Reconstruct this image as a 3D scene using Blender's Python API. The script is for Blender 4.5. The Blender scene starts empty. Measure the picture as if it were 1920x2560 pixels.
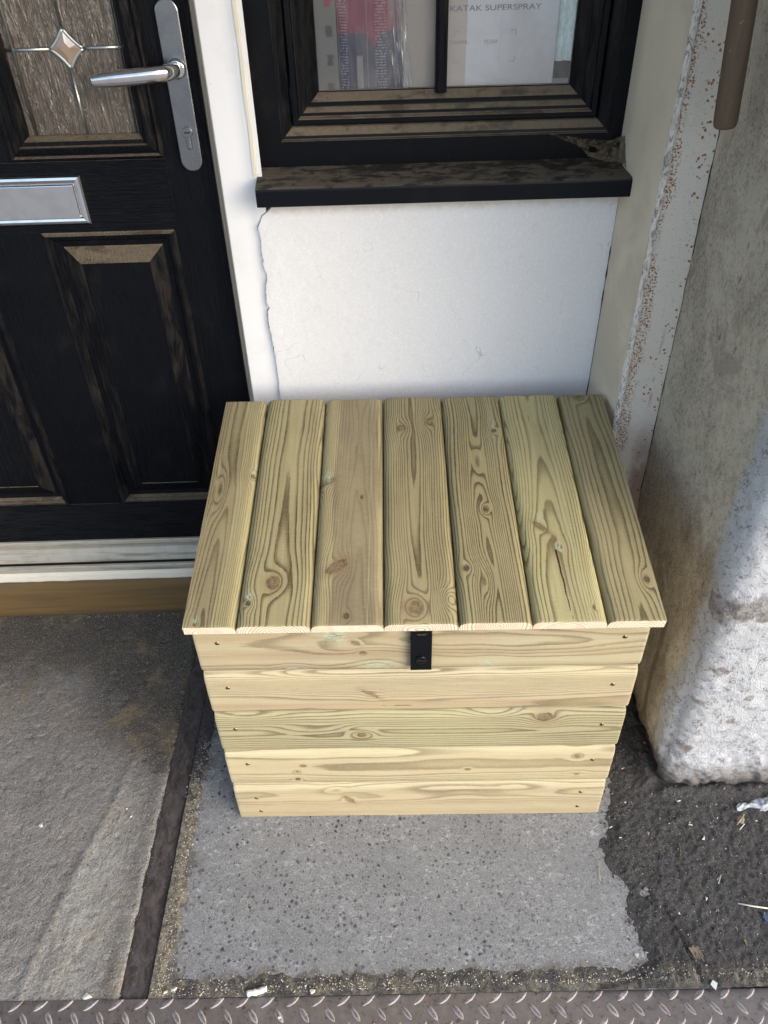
import bpy, bmesh, math, random
import numpy as np
from mathutils import Vector, Matrix

S = bpy.context.scene
COL = S.collection
R = math.radians
random.seed(7)

# ------------------------------------------------------------------ camera, world, sun, exposure
EYE = np.array((0.0, 0.0, 1.45))
F_PX = 1922.0                      # focal length, in pixels of the 1920 x 2560 photograph
_d = np.array([1030 - 960.0, 3640 - 1280.0, F_PX]); _d /= np.linalg.norm(_d)
_up = -_d
_x = np.array([1.0, 0, 0]); _x -= _x.dot(_up) * _up; _x /= np.linalg.norm(_x)
_y = np.cross(_up, _x)
_c, _s = math.cos(R(1.15)), math.sin(R(1.15))
MC = np.array([_c * _x + _s * _y, -_s * _x + _c * _y, _up])

cam_d = bpy.data.cameras.new('camera')
cam = bpy.data.objects.new('camera', cam_d)
COL.objects.link(cam)
cam_d.sensor_fit = 'HORIZONTAL'; cam_d.sensor_width = 36.0
cam_d.lens = 36.0 * F_PX / 1920.0
cam_d.clip_start = 0.02; cam_d.clip_end = 500
cm = Matrix.Identity(4)
for i in range(3):
    cm[i][0] = MC[i, 0]; cm[i][1] = -MC[i, 1]; cm[i][2] = -MC[i, 2]; cm[i][3] = EYE[i]
cam.matrix_world = cm
S.camera = cam

SUN_EL, SUN_AZ = R(27), R(128)      # azimuth measured from +Y (the wall) clockwise: behind and to the right
w = bpy.data.worlds.new('World'); S.world = w; w.use_nodes = True
wn = w.node_tree
bg = wn.nodes['Background']
sky = wn.nodes.new('ShaderNodeTexSky'); sky.sky_type = 'NISHITA'; sky.sun_disc = False
sky.sun_elevation = SUN_EL; sky.sun_rotation = SUN_AZ
sky.dust_density = 2.5; sky.air_density = 1.0
wn.links.new(sky.outputs[0], bg.inputs[0]); bg.inputs[1].default_value = 0.15
sd = bpy.data.lights.new('sun', 'SUN'); sd.energy = 1.0; sd.angle = R(68); sd.color = (0.985, 0.99, 0.98)
so = bpy.data.objects.new('sun', sd); COL.objects.link(so)
sdir = Vector((math.sin(SUN_AZ) * math.cos(SUN_EL), math.cos(SUN_AZ) * math.cos(SUN_EL), math.sin(SUN_EL)))
so.rotation_euler = sdir.to_track_quat('Z', 'Y').to_euler(); so.location = (2, -3, 3)
S.view_settings.view_transform = 'Standard'; S.view_settings.look = 'None'
S.view_settings.exposure = 1.2; S.view_settings.gamma = 1
S.cycles.max_bounces = 8; S.cycles.diffuse_bounces = 5

# ------------------------------------------------------------------ helpers
def at(px, py, axis, val):
    """point where the sight line through a photo pixel meets the plane axis=val"""
    d = MC @ np.array([px - 960.0, py - 1280.0, F_PX])
    return EYE + (val - EYE[axis]) / d[axis] * d

def gp(px, py, z=0.0):
    return at(px, py, 2, z)

def tag(o, label=None, cat=None, group=None, kind=None):
    if label: o['label'] = label
    if cat: o['category'] = cat
    if group: o['group'] = group
    if kind: o['kind'] = kind
    return o

def empty(name, loc=(0, 0, 0), rz=0):
    o = bpy.data.objects.new(name, None); COL.objects.link(o)
    o.location = loc; o.rotation_euler = (0, 0, rz); o.empty_display_size = 0.05
    return o

def link(name, me, mats, parent=None):
    for m in (mats if isinstance(mats, (list, tuple)) else [mats]):
        me.materials.append(m)
    o = bpy.data.objects.new(name, me); COL.objects.link(o)
    if parent: o.parent = parent
    return o

def np_mesh(name, V, Fq, smooth=True, attrs=None, midx=None):
    """V (n,3), Fq list/array of faces"""
    me = bpy.data.meshes.new(name)
    V = np.asarray(V, dtype=np.float32)
    if isinstance(Fq, np.ndarray):
        n = len(Fq); k = Fq.shape[1]
        me.vertices.add(len(V)); me.vertices.foreach_set('co', V.ravel())
        me.loops.add(n * k); me.loops.foreach_set('vertex_index', Fq.astype(np.int32).ravel())
        me.polygons.add(n)
        me.polygons.foreach_set('loop_start', (np.arange(n) * k).astype(np.int32))
        me.polygons.foreach_set('loop_total', np.full(n, k, dtype=np.int32))
        me.update(calc_edges=True); me.validate()
    else:
        me.from_pydata([tuple(map(float, v)) for v in V], [], [tuple(map(int, f)) for f in Fq]); me.update()
    if smooth:
        me.polygons.foreach_set('use_smooth', np.ones(len(me.polygons), dtype=bool))
    if midx is not None:
        me.polygons.foreach_set('material_index', np.asarray(midx, dtype=np.int32))
    for k, a in (attrs or {}).items():
        a = np.asarray(a, dtype=np.float32)
        if a.ndim == 1:
            at_ = me.attributes.new(k, 'FLOAT', 'POINT'); at_.data.foreach_set('value', a)
        else:
            at_ = me.attributes.new(k, 'FLOAT_VECTOR', 'POINT'); at_.data.foreach_set('vector', a.ravel())
    return me

def grid_faces(nu, nv, off=0, flip=False):
    i = np.arange(nu - 1)[:, None] * nv + np.arange(nv - 1)[None, :]
    q = np.stack([i, i + nv, i + nv + 1, i + 1], -1).reshape(-1, 4) + off
    return q[:, ::-1].copy() if flip else q

def box_bm(bm, x0, y0, z0, x1, y1, z1, bevel=0.0):
    r = bmesh.ops.create_cube(bm, size=1)
    vs = r['verts']
    for v in vs:
        v.co = Vector(((x0 + x1) / 2 + v.co.x * (x1 - x0), (y0 + y1) / 2 + v.co.y * (y1 - y0), (z0 + z1) / 2 + v.co.z * (z1 - z0)))
    if bevel > 0:
        es = list({e for v in vs for e in v.link_edges})
        bmesh.ops.bevel(bm, geom=es, offset=bevel, segments=2, profile=0.6, affect='EDGES')

def bm_obj(name, bm, mat, parent=None, smooth=False):
    bmesh.ops.recalc_face_normals(bm, faces=bm.faces)
    me = bpy.data.meshes.new(name); bm.to_mesh(me); bm.free()
    if smooth:
        for p in me.polygons: p.use_smooth = True
    return link(name, me, mat, parent)

def box(name, b, mat, parent=None, bevel=0.0015):
    bm = bmesh.new(); box_bm(bm, *b, bevel=bevel)
    return bm_obj(name, bm, mat, parent)

def tube(name, pts, rad, mat, parent=None, n=16, cap=True, squash=1.0, smooth=True):
    """tapered tube through pts with a radius per point; squash flattens its local second axis"""
    pts = [Vector(p) for p in pts]
    V = []; F = []
    ref = None
    for i, p in enumerate(pts):
        t = (pts[min(i + 1, len(pts) - 1)] - pts[max(i - 1, 0)]).normalized()
        if ref is None:
            ref = t.orthogonal().normalized() if abs(t.z) > 0.9 else Vector((0, 0, 1))
        a = (ref - ref.dot(t) * t).normalized(); ref = a
        b = t.cross(a)
        r = rad[i] if isinstance(rad, (list, tuple)) else rad
        for k in range(n):
            an = 2 * math.pi * k / n
            V.append(p + a * (math.cos(an) * r) + b * (math.sin(an) * r * squash))
    for i in range(len(pts) - 1):
        for k in range(n):
            F.append((i * n + k, i * n + (k + 1) % n, (i + 1) * n + (k + 1) % n, (i + 1) * n + k))
    if cap:
        F.append(tuple(range(n))[::-1]); F.append(tuple((len(pts) - 1) * n + k for k in range(n)))
    me = bpy.data.meshes.new(name); me.from_pydata([tuple(v) for v in V], [], F); me.update()
    for p in me.polygons: p.use_smooth = smooth and len(p.vertices) == 4
    return link(name, me, mat, parent)

# value noise in numpy ------------------------------------------------------------
def _hash(ix, iy, iz, seed):
    n = (ix.astype(np.int64) * 374761393 + iy.astype(np.int64) * 668265263 + iz.astype(np.int64) * 2147483647 + seed * 974634777) & 0xffffffff
    n = ((n ^ (n >> 13)) * 1274126177) & 0xffffffff
    n = (n ^ (n >> 16)) & 0xffffffff
    return n.astype(np.float64) / 4294967295.0 * 2 - 1

def vnoise(x, y=0.0, z=0.0, seed=0):
    x, y, z = np.broadcast_arrays(np.asarray(x, float), np.asarray(y, float), np.asarray(z, float))
    ix, iy, iz = np.floor(x).astype(np.int64), np.floor(y).astype(np.int64), np.floor(z).astype(np.int64)
    fx, fy, fz = x - ix, y - iy, z - iz
    fx = fx * fx * (3 - 2 * fx); fy = fy * fy * (3 - 2 * fy); fz = fz * fz * (3 - 2 * fz)
    r = 0
    for dx in (0, 1):
        for dy in (0, 1):
            for dz in (0, 1):
                wt = (fx if dx else 1 - fx) * (fy if dy else 1 - fy) * (fz if dz else 1 - fz)
                r = r + wt * _hash(ix + dx, iy + dy, iz + dz, seed)
    return r

def fbm(x, y=0.0, z=0.0, seed=0, oc=4):
    r = 0; a = 1.0; t = 0
    for o in range(oc):
        r = r + a * vnoise(np.asarray(x) * 2 ** o, np.asarray(y) * 2 ** o, np.asarray(z) * 2 ** o, seed + o * 17); t += a; a *= 0.5
    return r / t

# node helper ------------------------------------------------------------
class Mat:
    def __init__(s, name, **kw):
        s.m = bpy.data.materials.new(name); s.m.use_nodes = True
        s.t = s.m.node_tree; s.p = s.t.nodes['Principled BSDF']; s.out = s.t.nodes['Material Output']
        for k, v in kw.items(): s.set(k, v)
    NM = dict(color='Base Color', rough='Roughness', metal='Metallic', spec='Specular IOR Level', normal='Normal',
              alpha='Alpha', coat='Coat Weight', coat_rough='Coat Roughness', trans='Transmission Weight', sheen='Sheen Weight')
    def put(s, sock, v):
        if isinstance(v, bpy.types.NodeSocket): s.t.links.new(v, sock)
        else:
            if isinstance(v, (tuple, list)) and len(v) == 3 and sock.type == 'RGBA': v = (*v, 1)
            sock.default_value = v
    def set(s, k, v): s.put(s.p.inputs[s.NM[k]], v); return s
    def n(s, ty, ins=None, **props):
        nd = s.t.nodes.new('ShaderNode' + ty)
        for k, v in props.items(): setattr(nd, k, v)
        for k, v in (ins or {}).items(): s.put(nd.inputs[k], v)
        return nd
    def pos(s): return s.n('NewGeometry').outputs['Position']
    def nrm(s): return s.n('NewGeometry').outputs['Normal']
    def xyz(s, v):
        o = s.n('SeparateXYZ', {0: v}).outputs; return o[0], o[1], o[2]
    def vec(s, x, y, z): return s.n('CombineXYZ', {0: x, 1: y, 2: z}).outputs[0]
    def scale(s, v, sc, off=(0, 0, 0)):
        return s.n('Mapping', {'Vector': v, 'Scale': sc, 'Location': off}).outputs[0]
    def attr(s, name, vec=False):
        a = s.n('Attribute', attribute_name=name); return a.outputs['Vector' if vec else 'Fac']
    def noise(s, v, sc, det=3, rough=0.55, dist=0.0):
        return s.n('TexNoise', {'Vector': v, 'Scale': sc, 'Detail': det, 'Roughness': rough, 'Distortion': dist}).outputs['Fac']
    def voro(s, v, sc, feat='F1', out='Distance', rnd=1.0):
        return s.n('TexVoronoi', {'Vector': v, 'Scale': sc, 'Randomness': rnd}, feature=feat).outputs[out]
    def math(s, op, a, b=0.0, c=0.0, clamp=False):
        nd = s.n('Math', {0: a, 1: b, 2: c}, operation=op); nd.use_clamp = clamp; return nd.outputs[0]
    def sm(s, x, lo, hi, a=0.0, b=1.0):
        return s.n('MapRange', {'Value': x, 'From Min': lo, 'From Max': hi, 'To Min': a, 'To Max': b}, interpolation_type='SMOOTHSTEP').outputs[0]
    def mix(s, f, a, b, mode='MIX'):
        nd = s.n('Mix', data_type='RGBA', blend_type=mode)
        s.put(nd.inputs[0], f); s.put(nd.inputs[6], a); s.put(nd.inputs[7], b); return nd.outputs[2]
    def ramp(s, f, st):
        nd = s.n('ValToRGB', {0: f}); cr = nd.color_ramp
        while len(cr.elements) < len(st): cr.elements.new(0.5)
        for e, (p, c) in zip(cr.elements, st):
            e.position = p; e.color = (*c, 1) if len(c) == 3 else c
        return nd.outputs[0]
    def bump(s, h, st=0.3, dist=0.002, nrm=None):
        i = {'Height': h, 'Strength': st, 'Distance': dist}
        nd = s.n('Bump', i)
        if nrm is not None: s.put(nd.inputs['Normal'], nrm)
        return nd.outputs[0]

def simple(name, col, rough=0.5, metal=0.0, spec=0.5):
    return Mat(name, color=col, rough=rough, metal=metal, spec=spec).m

# ------------------------------------------------------------------ materials
def mat_pine(name, light, dark, grey, endc, ringk=1.0):
    m = Mat(name)
    ph = m.attr('phase'); kd = m.attr('knotd'); tone = m.attr('tone'); eg = m.attr('endg'); con = m.attr('con')
    ck = m.attr('crack'); teal = m.attr('teal'); buv = m.attr('buv', True); kdk = m.attr('kdark')
    wob = m.noise(m.scale(buv, (40, 700, 700)), 1.0, 3)
    ph2 = m.math('ADD', ph, m.math('MULTIPLY', m.math('SUBTRACT', wob, 0.5), 0.28))
    f = m.math('FRACT', ph2)
    late = m.math('MULTIPLY', m.sm(f, 0.42, 0.86), m.math('SUBTRACT', 1.0, m.sm(f, 0.90, 0.98)))
    vary = m.noise(m.vec(0.0, 0.0, m.math('MULTIPLY', m.math('FLOOR', ph2), 0.73)), 3.1, 1)
    late = m.math('MULTIPLY', m.math('MULTIPLY', late, con), m.math('ADD', 0.55, m.math('MULTIPLY', vary, 0.9)), clamp=True)
    late = m.math('MULTIPLY', late, ringk, clamp=True)
    fib = m.noise(m.scale(buv, (9, 900, 900)), 1.0, 4, 0.7)
    fib2 = m.noise(m.scale(buv, (3, 110, 110)), 1.0, 3, 0.6)
    base = m.mix(m.math('ADD', tone, m.math('MULTIPLY', m.math('SUBTRACT', fib2, 0.5), 0.55), clamp=True), light, grey)
    col = m.mix(late, base, dark)
    col = m.mix(m.sm(fib, 0.30, 0.62, 0.45, 0.0), col, m.mix(0.5, dark, grey))
    band = m.noise(m.scale(buv, (1.6, 75, 75), (3, 1, 2)), 1.0, 4, 0.75)
    col = m.mix(m.sm(band, 0.56, 0.68, 0.0, 0.38), col, m.mix(0.4, grey, (0.36, 0.20, 0.10)))
    col = m.mix(m.sm(band, 0.42, 0.32, 0.0, 0.35), col, m.mix(0.7, (0.74, 0.72, 0.50), light))
    saw = m.noise(m.scale(buv, (700, 60, 60)), 1.0, 2, 0.6)
    col = m.mix(m.sm(saw, 0.50, 0.68, 0.0, 0.08), col, (0.70, 0.64, 0.45))
    big = m.noise(m.scale(buv, (5, 16, 16)), 1.0, 3)
    col = m.mix(m.sm(big, 0.35, 0.7, 0.0, 0.25), col, (0.52, 0.45, 0.26))
    vl = m.attr('val'); gn = m.attr('green')
    col = m.mix(1.0, col, m.vec(vl, vl, vl), 'MULTIPLY')
    col = m.mix(gn, col, m.mix(1.0, col, (0.945, 1.015, 0.95), 'MULTIPLY'))
    # knots: halo, heartwood, dark rim
    wk = m.noise(buv, 260, 3)
    kdn = m.math('ADD', kd, m.math('MULTIPLY', m.math('SUBTRACT', wk, 0.5), 0.35))
    halo = m.sm(kdn, 1.0, 2.4, 0.34, 0.0)
    col = m.mix(halo, col, (0.24, 0.155, 0.075))
    ring = m.math('MULTIPLY', m.sm(kdn, 0.55, 0.95), m.math('SUBTRACT', 1.0, m.sm(kdn, 1.0, 1.25)))
    inside = m.sm(kdn, 0.85, 1.05, 1.0, 0.0)
    krings = m.math('SINE', m.math('MULTIPLY', kdn, 26.0))
    kc = m.mix(m.math('ADD', 0.5, m.math('MULTIPLY', krings, 0.22)), (0.17, 0.118, 0.07), (0.34, 0.265, 0.155))
    kc = m.mix(m.sm(wk, 0.4, 0.6, 0.0, 0.7), kc, (0.12, 0.06, 0.035))
    kc = m.mix(kdk, kc, (0.035, 0.028, 0.022))
    col = m.mix(m.math('MULTIPLY', inside, m.math('ADD', 0.62, m.math('MULTIPLY', kdk, 0.3))), col, kc)
    col = m.mix(m.math('MULTIPLY', ring, m.math('MULTIPLY', m.math('ADD', 0.45, m.math('MULTIPLY', kdk, 0.5)), m.sm(m.noise(buv, 90, 2), 0.40, 0.56))), col, (0.06, 0.035, 0.02))
    col = m.mix(m.math('MULTIPLY', teal, m.sm(m.noise(m.scale(buv, (120, 500, 500)), 1.0, 3), 0.42, 0.62), clamp=True), col, (0.42, 0.60, 0.50))
    cm_ = m.sm(m.math('ADD', ck, m.math('MULTIPLY', m.math('SUBTRACT', wk, 0.5), 0.0012)), 0.0007, 0.0016, 1.0, 0.0)
    col = m.mix(cm_, col, (0.045, 0.018, 0.012))
    # end grain: pale, slightly pink
    ecol = m.mix(m.math('MULTIPLY', late, 0.75), endc, (0.34, 0.22, 0.11))
    ecol = m.mix(m.sm(m.noise(buv, 60, 2), 0.45, 0.65, 0.0, 0.45), ecol, (0.72, 0.47, 0.36))
    col = m.mix(eg, col, ecol)
    # sawdust flecks
    fl = m.voro(m.scale(buv, (210, 300, 300)), 1.0)
    flm = m.math('MULTIPLY', m.sm(fl, 0.05, 0.11, 1.0, 0.0), m.sm(m.noise(buv, 33, 2), 0.52, 0.6))
    col = m.mix(m.math('MULTIPLY', flm, 0.7), col, (0.75, 0.66, 0.42))
    m.set('color', col); m.set('rough', m.sm(fib, 0.2, 0.8, 0.52, 0.72)); m.set('spec', 0.28)
    h = m.math('ADD', m.math('MULTIPLY', fib, 0.5), m.math('MULTIPLY', late, 0.35))
    h = m.math('SUBTRACT', h, m.math('MULTIPLY', cm_, 2.0))
    m.set('normal', m.bump(h, 0.35, 0.0006))
    return m.m

PINE_LID_SHADED = mat_pine('pine_lid_shaded', (0.415, 0.362, 0.195), (0.088, 0.066, 0.030), (0.250, 0.205, 0.128), (0.76, 0.71, 0.56))  # darker copy of the front's wood, partly for the lid's dimmer light
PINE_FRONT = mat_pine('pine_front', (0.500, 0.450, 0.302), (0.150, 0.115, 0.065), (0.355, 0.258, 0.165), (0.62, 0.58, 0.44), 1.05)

def mat_black(name, mode='vert', dust=1.0, grain=True, rough=0.33):
    m = Mat(name); p = m.pos(); nx, ny, nz = m.xyz(m.nrm())
    d1 = m.noise(m.scale(p, (30, 30, 90)), 1.0, 4, 0.65)
    d2 = m.noise(m.scale(p, (7, 9, 22)), 1.0, 3, 0.6)
    up = m.sm(nz, 0.12, 0.5)
    cov = m.sm(m.math('ADD', m.math('MULTIPLY', d1, 0.5), m.math('MULTIPLY', d2, 0.5)), 0.40, 0.52)
    dm = m.math('MULTIPLY', m.math('MULTIPLY', up, m.math('ADD', 0.55, m.math('MULTIPLY', cov, 0.45))), dust, clamp=True)
    smear_haze = m.sm(m.noise(m.scale(p, (14, 14, 14)), 1.0, 5, 0.65, 0.4), 0.52, 0.8, 0.0, 0.05 * min(1, dust))
    dm = m.math('MAXIMUM', dm, smear_haze)
    sx = m.math('MULTIPLY', m.sm(m.math('ABSOLUTE', nx), 0.15, 0.4), m.sm(m.noise(m.scale(p, (40, 40, 11)), 1.0, 5, 0.7, 0.5), 0.42, 0.68, 0.0, 0.13))
    dm = m.math('MAXIMUM', dm, sx)
    blk = m.mix(d2, (0.0022, 0.0030, 0.0050), (0.0045, 0.0055, 0.0085))
    dc = m.mix(m.noise(p, 140, 3), (0.125, 0.100, 0.072), (0.215, 0.178, 0.132))
    speck = m.math('MULTIPLY', m.sm(m.voro(p, 120), 0.03, 0.07, 1.0, 0.0), m.sm(m.noise(p, 23, 2), 0.56, 0.66))
    col = m.mix(dm, blk, dc)
    col = m.mix(m.math('MULTIPLY', speck, 0.5), col, (0.30, 0.28, 0.25))
    m.set('color', col); m.set('rough', m.sm(dm, 0.0, 0.7, rough, 0.9)); m.set('spec', m.sm(dm, 0.0, 0.5, 0.13, 0.08))
    if grain:
        sc = (230, 230, 9) if mode == 'vert' else (9, 9, 260)
        g = m.noise(m.scale(p, sc), 1.0, 4, 0.65, 0.5)
        g2 = m.sm(g, 0.42, 0.56)
        m.set('normal', m.bump(g2, 0.75, 0.0012))
    else:
        m.set('normal', m.bump(m.noise(p, 160, 3), 0.06, 0.001))
    return m.m
DOOR_V = mat_black('door_black_vertical_grain', 'vert', 0.85)
DOOR_H = mat_black('door_black_cross_grain', 'horiz', 0.85)
FRAME_BLACK = mat_black('window_black', 'vert', 1.0, grain=False, rough=0.36)

def mat_sill():
    m = Mat('sill_black'); p = m.pos(); nx, ny, nz = m.xyz(m.nrm())
    up = m.sm(nz, 0.5, 0.85)
    a = m.noise(m.scale(p, (26, 60, 60)), 1.0, 5, 0.7, 0.6)
    b = m.noise(m.scale(p, (3, 20, 20)), 1.0, 3)
    cov = m.sm(m.math('ADD', a, m.math('MULTIPLY', m.math('SUBTRACT', b, 0.5), 0.5)), 0.40, 0.54, 0.25, 1.0)
    dc = m.mix(m.noise(p, 220, 3), (0.075, 0.064, 0.050), (0.15, 0.130, 0.104))
    sm = m.sm(m.noise(p, 11, 4), 0.5, 0.8, 0.0, 0.03)
    dm = m.math('MAXIMUM', m.math('MULTIPLY', up, cov), sm)
    m.set('color', m.mix(dm, (0.0038, 0.0050, 0.0085), dc)); m.set('rough', m.sm(dm, 0, 0.6, 0.34, 0.92)); m.set('spec', m.sm(dm, 0, 0.6, 0.16, 0.08))
    m.set('normal', m.bump(a, 0.12, 0.001))
    return m.m
SILL = mat_sill()

def mat_white(name, col=(0.80, 0.81, 0.83), dirt=(0.36, 0.30, 0.22), amt=0.25, rough=0.32):
    m = Mat(name); p = m.pos()
    n1 = m.noise(p, 7, 5, 0.6); n2 = m.noise(p, 90, 3)
    f = m.sm(n1, 0.52, 0.78, 0.0, amt)
    sp = m.math('MULTIPLY', m.sm(m.voro(p, 75), 0.035, 0.07, 1.0, 0.0), m.sm(m.noise(p, 17, 2), 0.58, 0.64))
    c = m.mix(f, col, dirt); c = m.mix(m.math('MULTIPLY', sp, 0.7), c, (0.22, 0.14, 0.08))
    m.set('color', c); m.set('rough', rough); m.set('normal', m.bump(n2, 0.04, 0.001))
    return m.m
UPVC = mat_white('white_upvc')
UPVC_DIRTY = mat_white('white_upvc_aged', (0.74, 0.70, 0.60), (0.30, 0.23, 0.14), 0.5, 0.45)
BEAD = mat_white('beige_seal', (0.50, 0.44, 0.36), (0.2, 0.16, 0.11), 0.3, 0.5)

def mat_plaster():
    m = Mat('white_plaster'); p = m.pos()
    n1 = m.noise(p, 3.2, 4); n2 = m.noise(p, 190, 4, 0.7); n3 = m.noise(p, 42, 4, 0.7)
    c = m.mix(n1, (0.69, 0.70, 0.72), (0.79, 0.79, 0.80))
    c = m.mix(m.sm(n2, 0.40, 0.62, 0.10, 0.0), c, (0.40, 0.40, 0.42))
    c = m.mix(m.sm(n2, 0.58, 0.70, 0.0, 0.3), c, (0.92, 0.92, 0.92))
    c = m.mix(m.sm(n3, 0.55, 0.75, 0.0, 0.16), c, (0.50, 0.48, 0.44))
    sp = m.math('MULTIPLY', m.sm(m.voro(m.scale(p, (60, 60, 90)), 1.0), 0.04, 0.08, 1.0, 0.0), m.sm(m.noise(p, 13, 2), 0.57, 0.62))
    c = m.mix(m.math('MULTIPLY', sp, 0.6), c, (0.20, 0.17, 0.14))
    # thin hair scratches
    wv = m.n('TexNoise', {'Vector': m.scale(p, (9, 1, 9), (3.1, 0, 1.7)), 'Scale': 1.0, 'Detail': 2.0}).outputs['Fac']
    ln = m.math('ABSOLUTE', m.math('SUBTRACT', wv, 0.52))
    sc = m.math('MULTIPLY', m.sm(ln, 0.0, 0.0022, 1.0, 0.0), m.sm(m.noise(p, 8, 2), 0.53, 0.58))
    tz = m.sm(m.math('ADD', m.xyz(p)[2], m.math('MULTIPLY', m.math('SUBTRACT', n3, 0.5), 0.03)), 1.004, 1.018, 0.0, 0.4)
    c = m.mix(tz, c, (0.50, 0.42, 0.33))
    c = m.mix(m.math('MULTIPLY', sc, 0.42), c, (0.25, 0.22, 0.2))
    m.set('color', c); m.set('rough', 0.8); m.set('spec', 0.2)
    h = m.math('ADD', m.math('MULTIPLY', n3, 0.6), m.math('MULTIPLY', n2, 0.5))
    m.set('normal', m.bump(h, 0.30, 0.0018))
    return m.m
PLASTER = mat_plaster()

def mat_brownmortar():
    m = Mat('crumbled_mortar'); p = m.pos()
    n = m.noise(p, 90, 5, 0.7)
    m.set('color', m.ramp(n, [(0.3, (0.10, 0.07, 0.04)), (0.6, (0.30, 0.23, 0.14)), (0.8, (0.5, 0.42, 0.3))])); m.set('rough', 0.95)
    m.set('normal', m.bump(n, 0.8, 0.003)); return m.m
MORTAR = mat_brownmortar()

EDGEM = Mat('broken_plaster_edge'); _p = EDGEM.pos(); _n = EDGEM.noise(_p, 55, 4, 0.7)
EDGEM.set('color', EDGEM.ramp(_n, [(0.40, (0.15, 0.105, 0.06)), (0.54, (0.34, 0.27, 0.18)), (0.66, (0.58, 0.53, 0.45))])); EDGEM.set('rough', 0.9)
def mat_cream(name, base=(0.64, 0.62, 0.54), base2=(0.56, 0.53, 0.46), mould=0.55, lowdirt=True):
    m = Mat(name); p = m.pos(); x, y, z = m.xyz(p)
    big = m.noise(p, 5.5, 4, 0.6, 0.3); mid = m.noise(m.scale(p, (20, 20, 9)), 1.0, 4, 0.65)
    fine = m.noise(p, 330, 3, 0.75); fine2 = m.noise(m.scale(p, (240, 240, 120)), 1.0, 3, 0.7)
    c = m.mix(mid, base, base2)
    msk = m.sm(big, 0.42, 0.62)
    spots = m.sm(fine2, m.math('SUBTRACT', 0.66, m.math('MULTIPLY', msk, 0.15)), 0.74)
    c = m.mix(m.math('MULTIPLY', msk, 0.28), c, (0.33, 0.26, 0.20))
    c = m.mix(m.math('MULTIPLY', spots, mould), c, (0.14, 0.12, 0.09))
    # scuffs, dark strokes leaning
    st = m.noise(m.scale(p, (90, 90, 22)), 1.0, 3, 0.6, 0.8)
    c = m.mix(m.math('MULTIPLY', m.sm(st, 0.70, 0.76), 0.45), c, (0.08, 0.07, 0.06))
    if lowdirt:
        ld = m.sm(m.math('ADD', z, m.math('MULTIPLY', m.math('SUBTRACT', mid, 0.5), 0.35)), 0.02, 0.28, 0.75, 0.0)
        c = m.mix(ld, c, (0.10, 0.075, 0.05))
    m.set('color', c); m.set('rough', 0.72); m.set('spec', 0.25)
    h = m.math('ADD', m.math('MULTIPLY', mid, 0.8), m.math('MULTIPLY', fine, 0.25))
    m.set('normal', m.bump(h, 0.35, 0.003)); return m.m
CREAM_PIER = mat_cream('cream_masonry_paint')
CREAM_REVEAL = mat_cream('cream_reveal_paint', (0.74, 0.67, 0.53), (0.64, 0.575, 0.46), 0.18, False)

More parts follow.
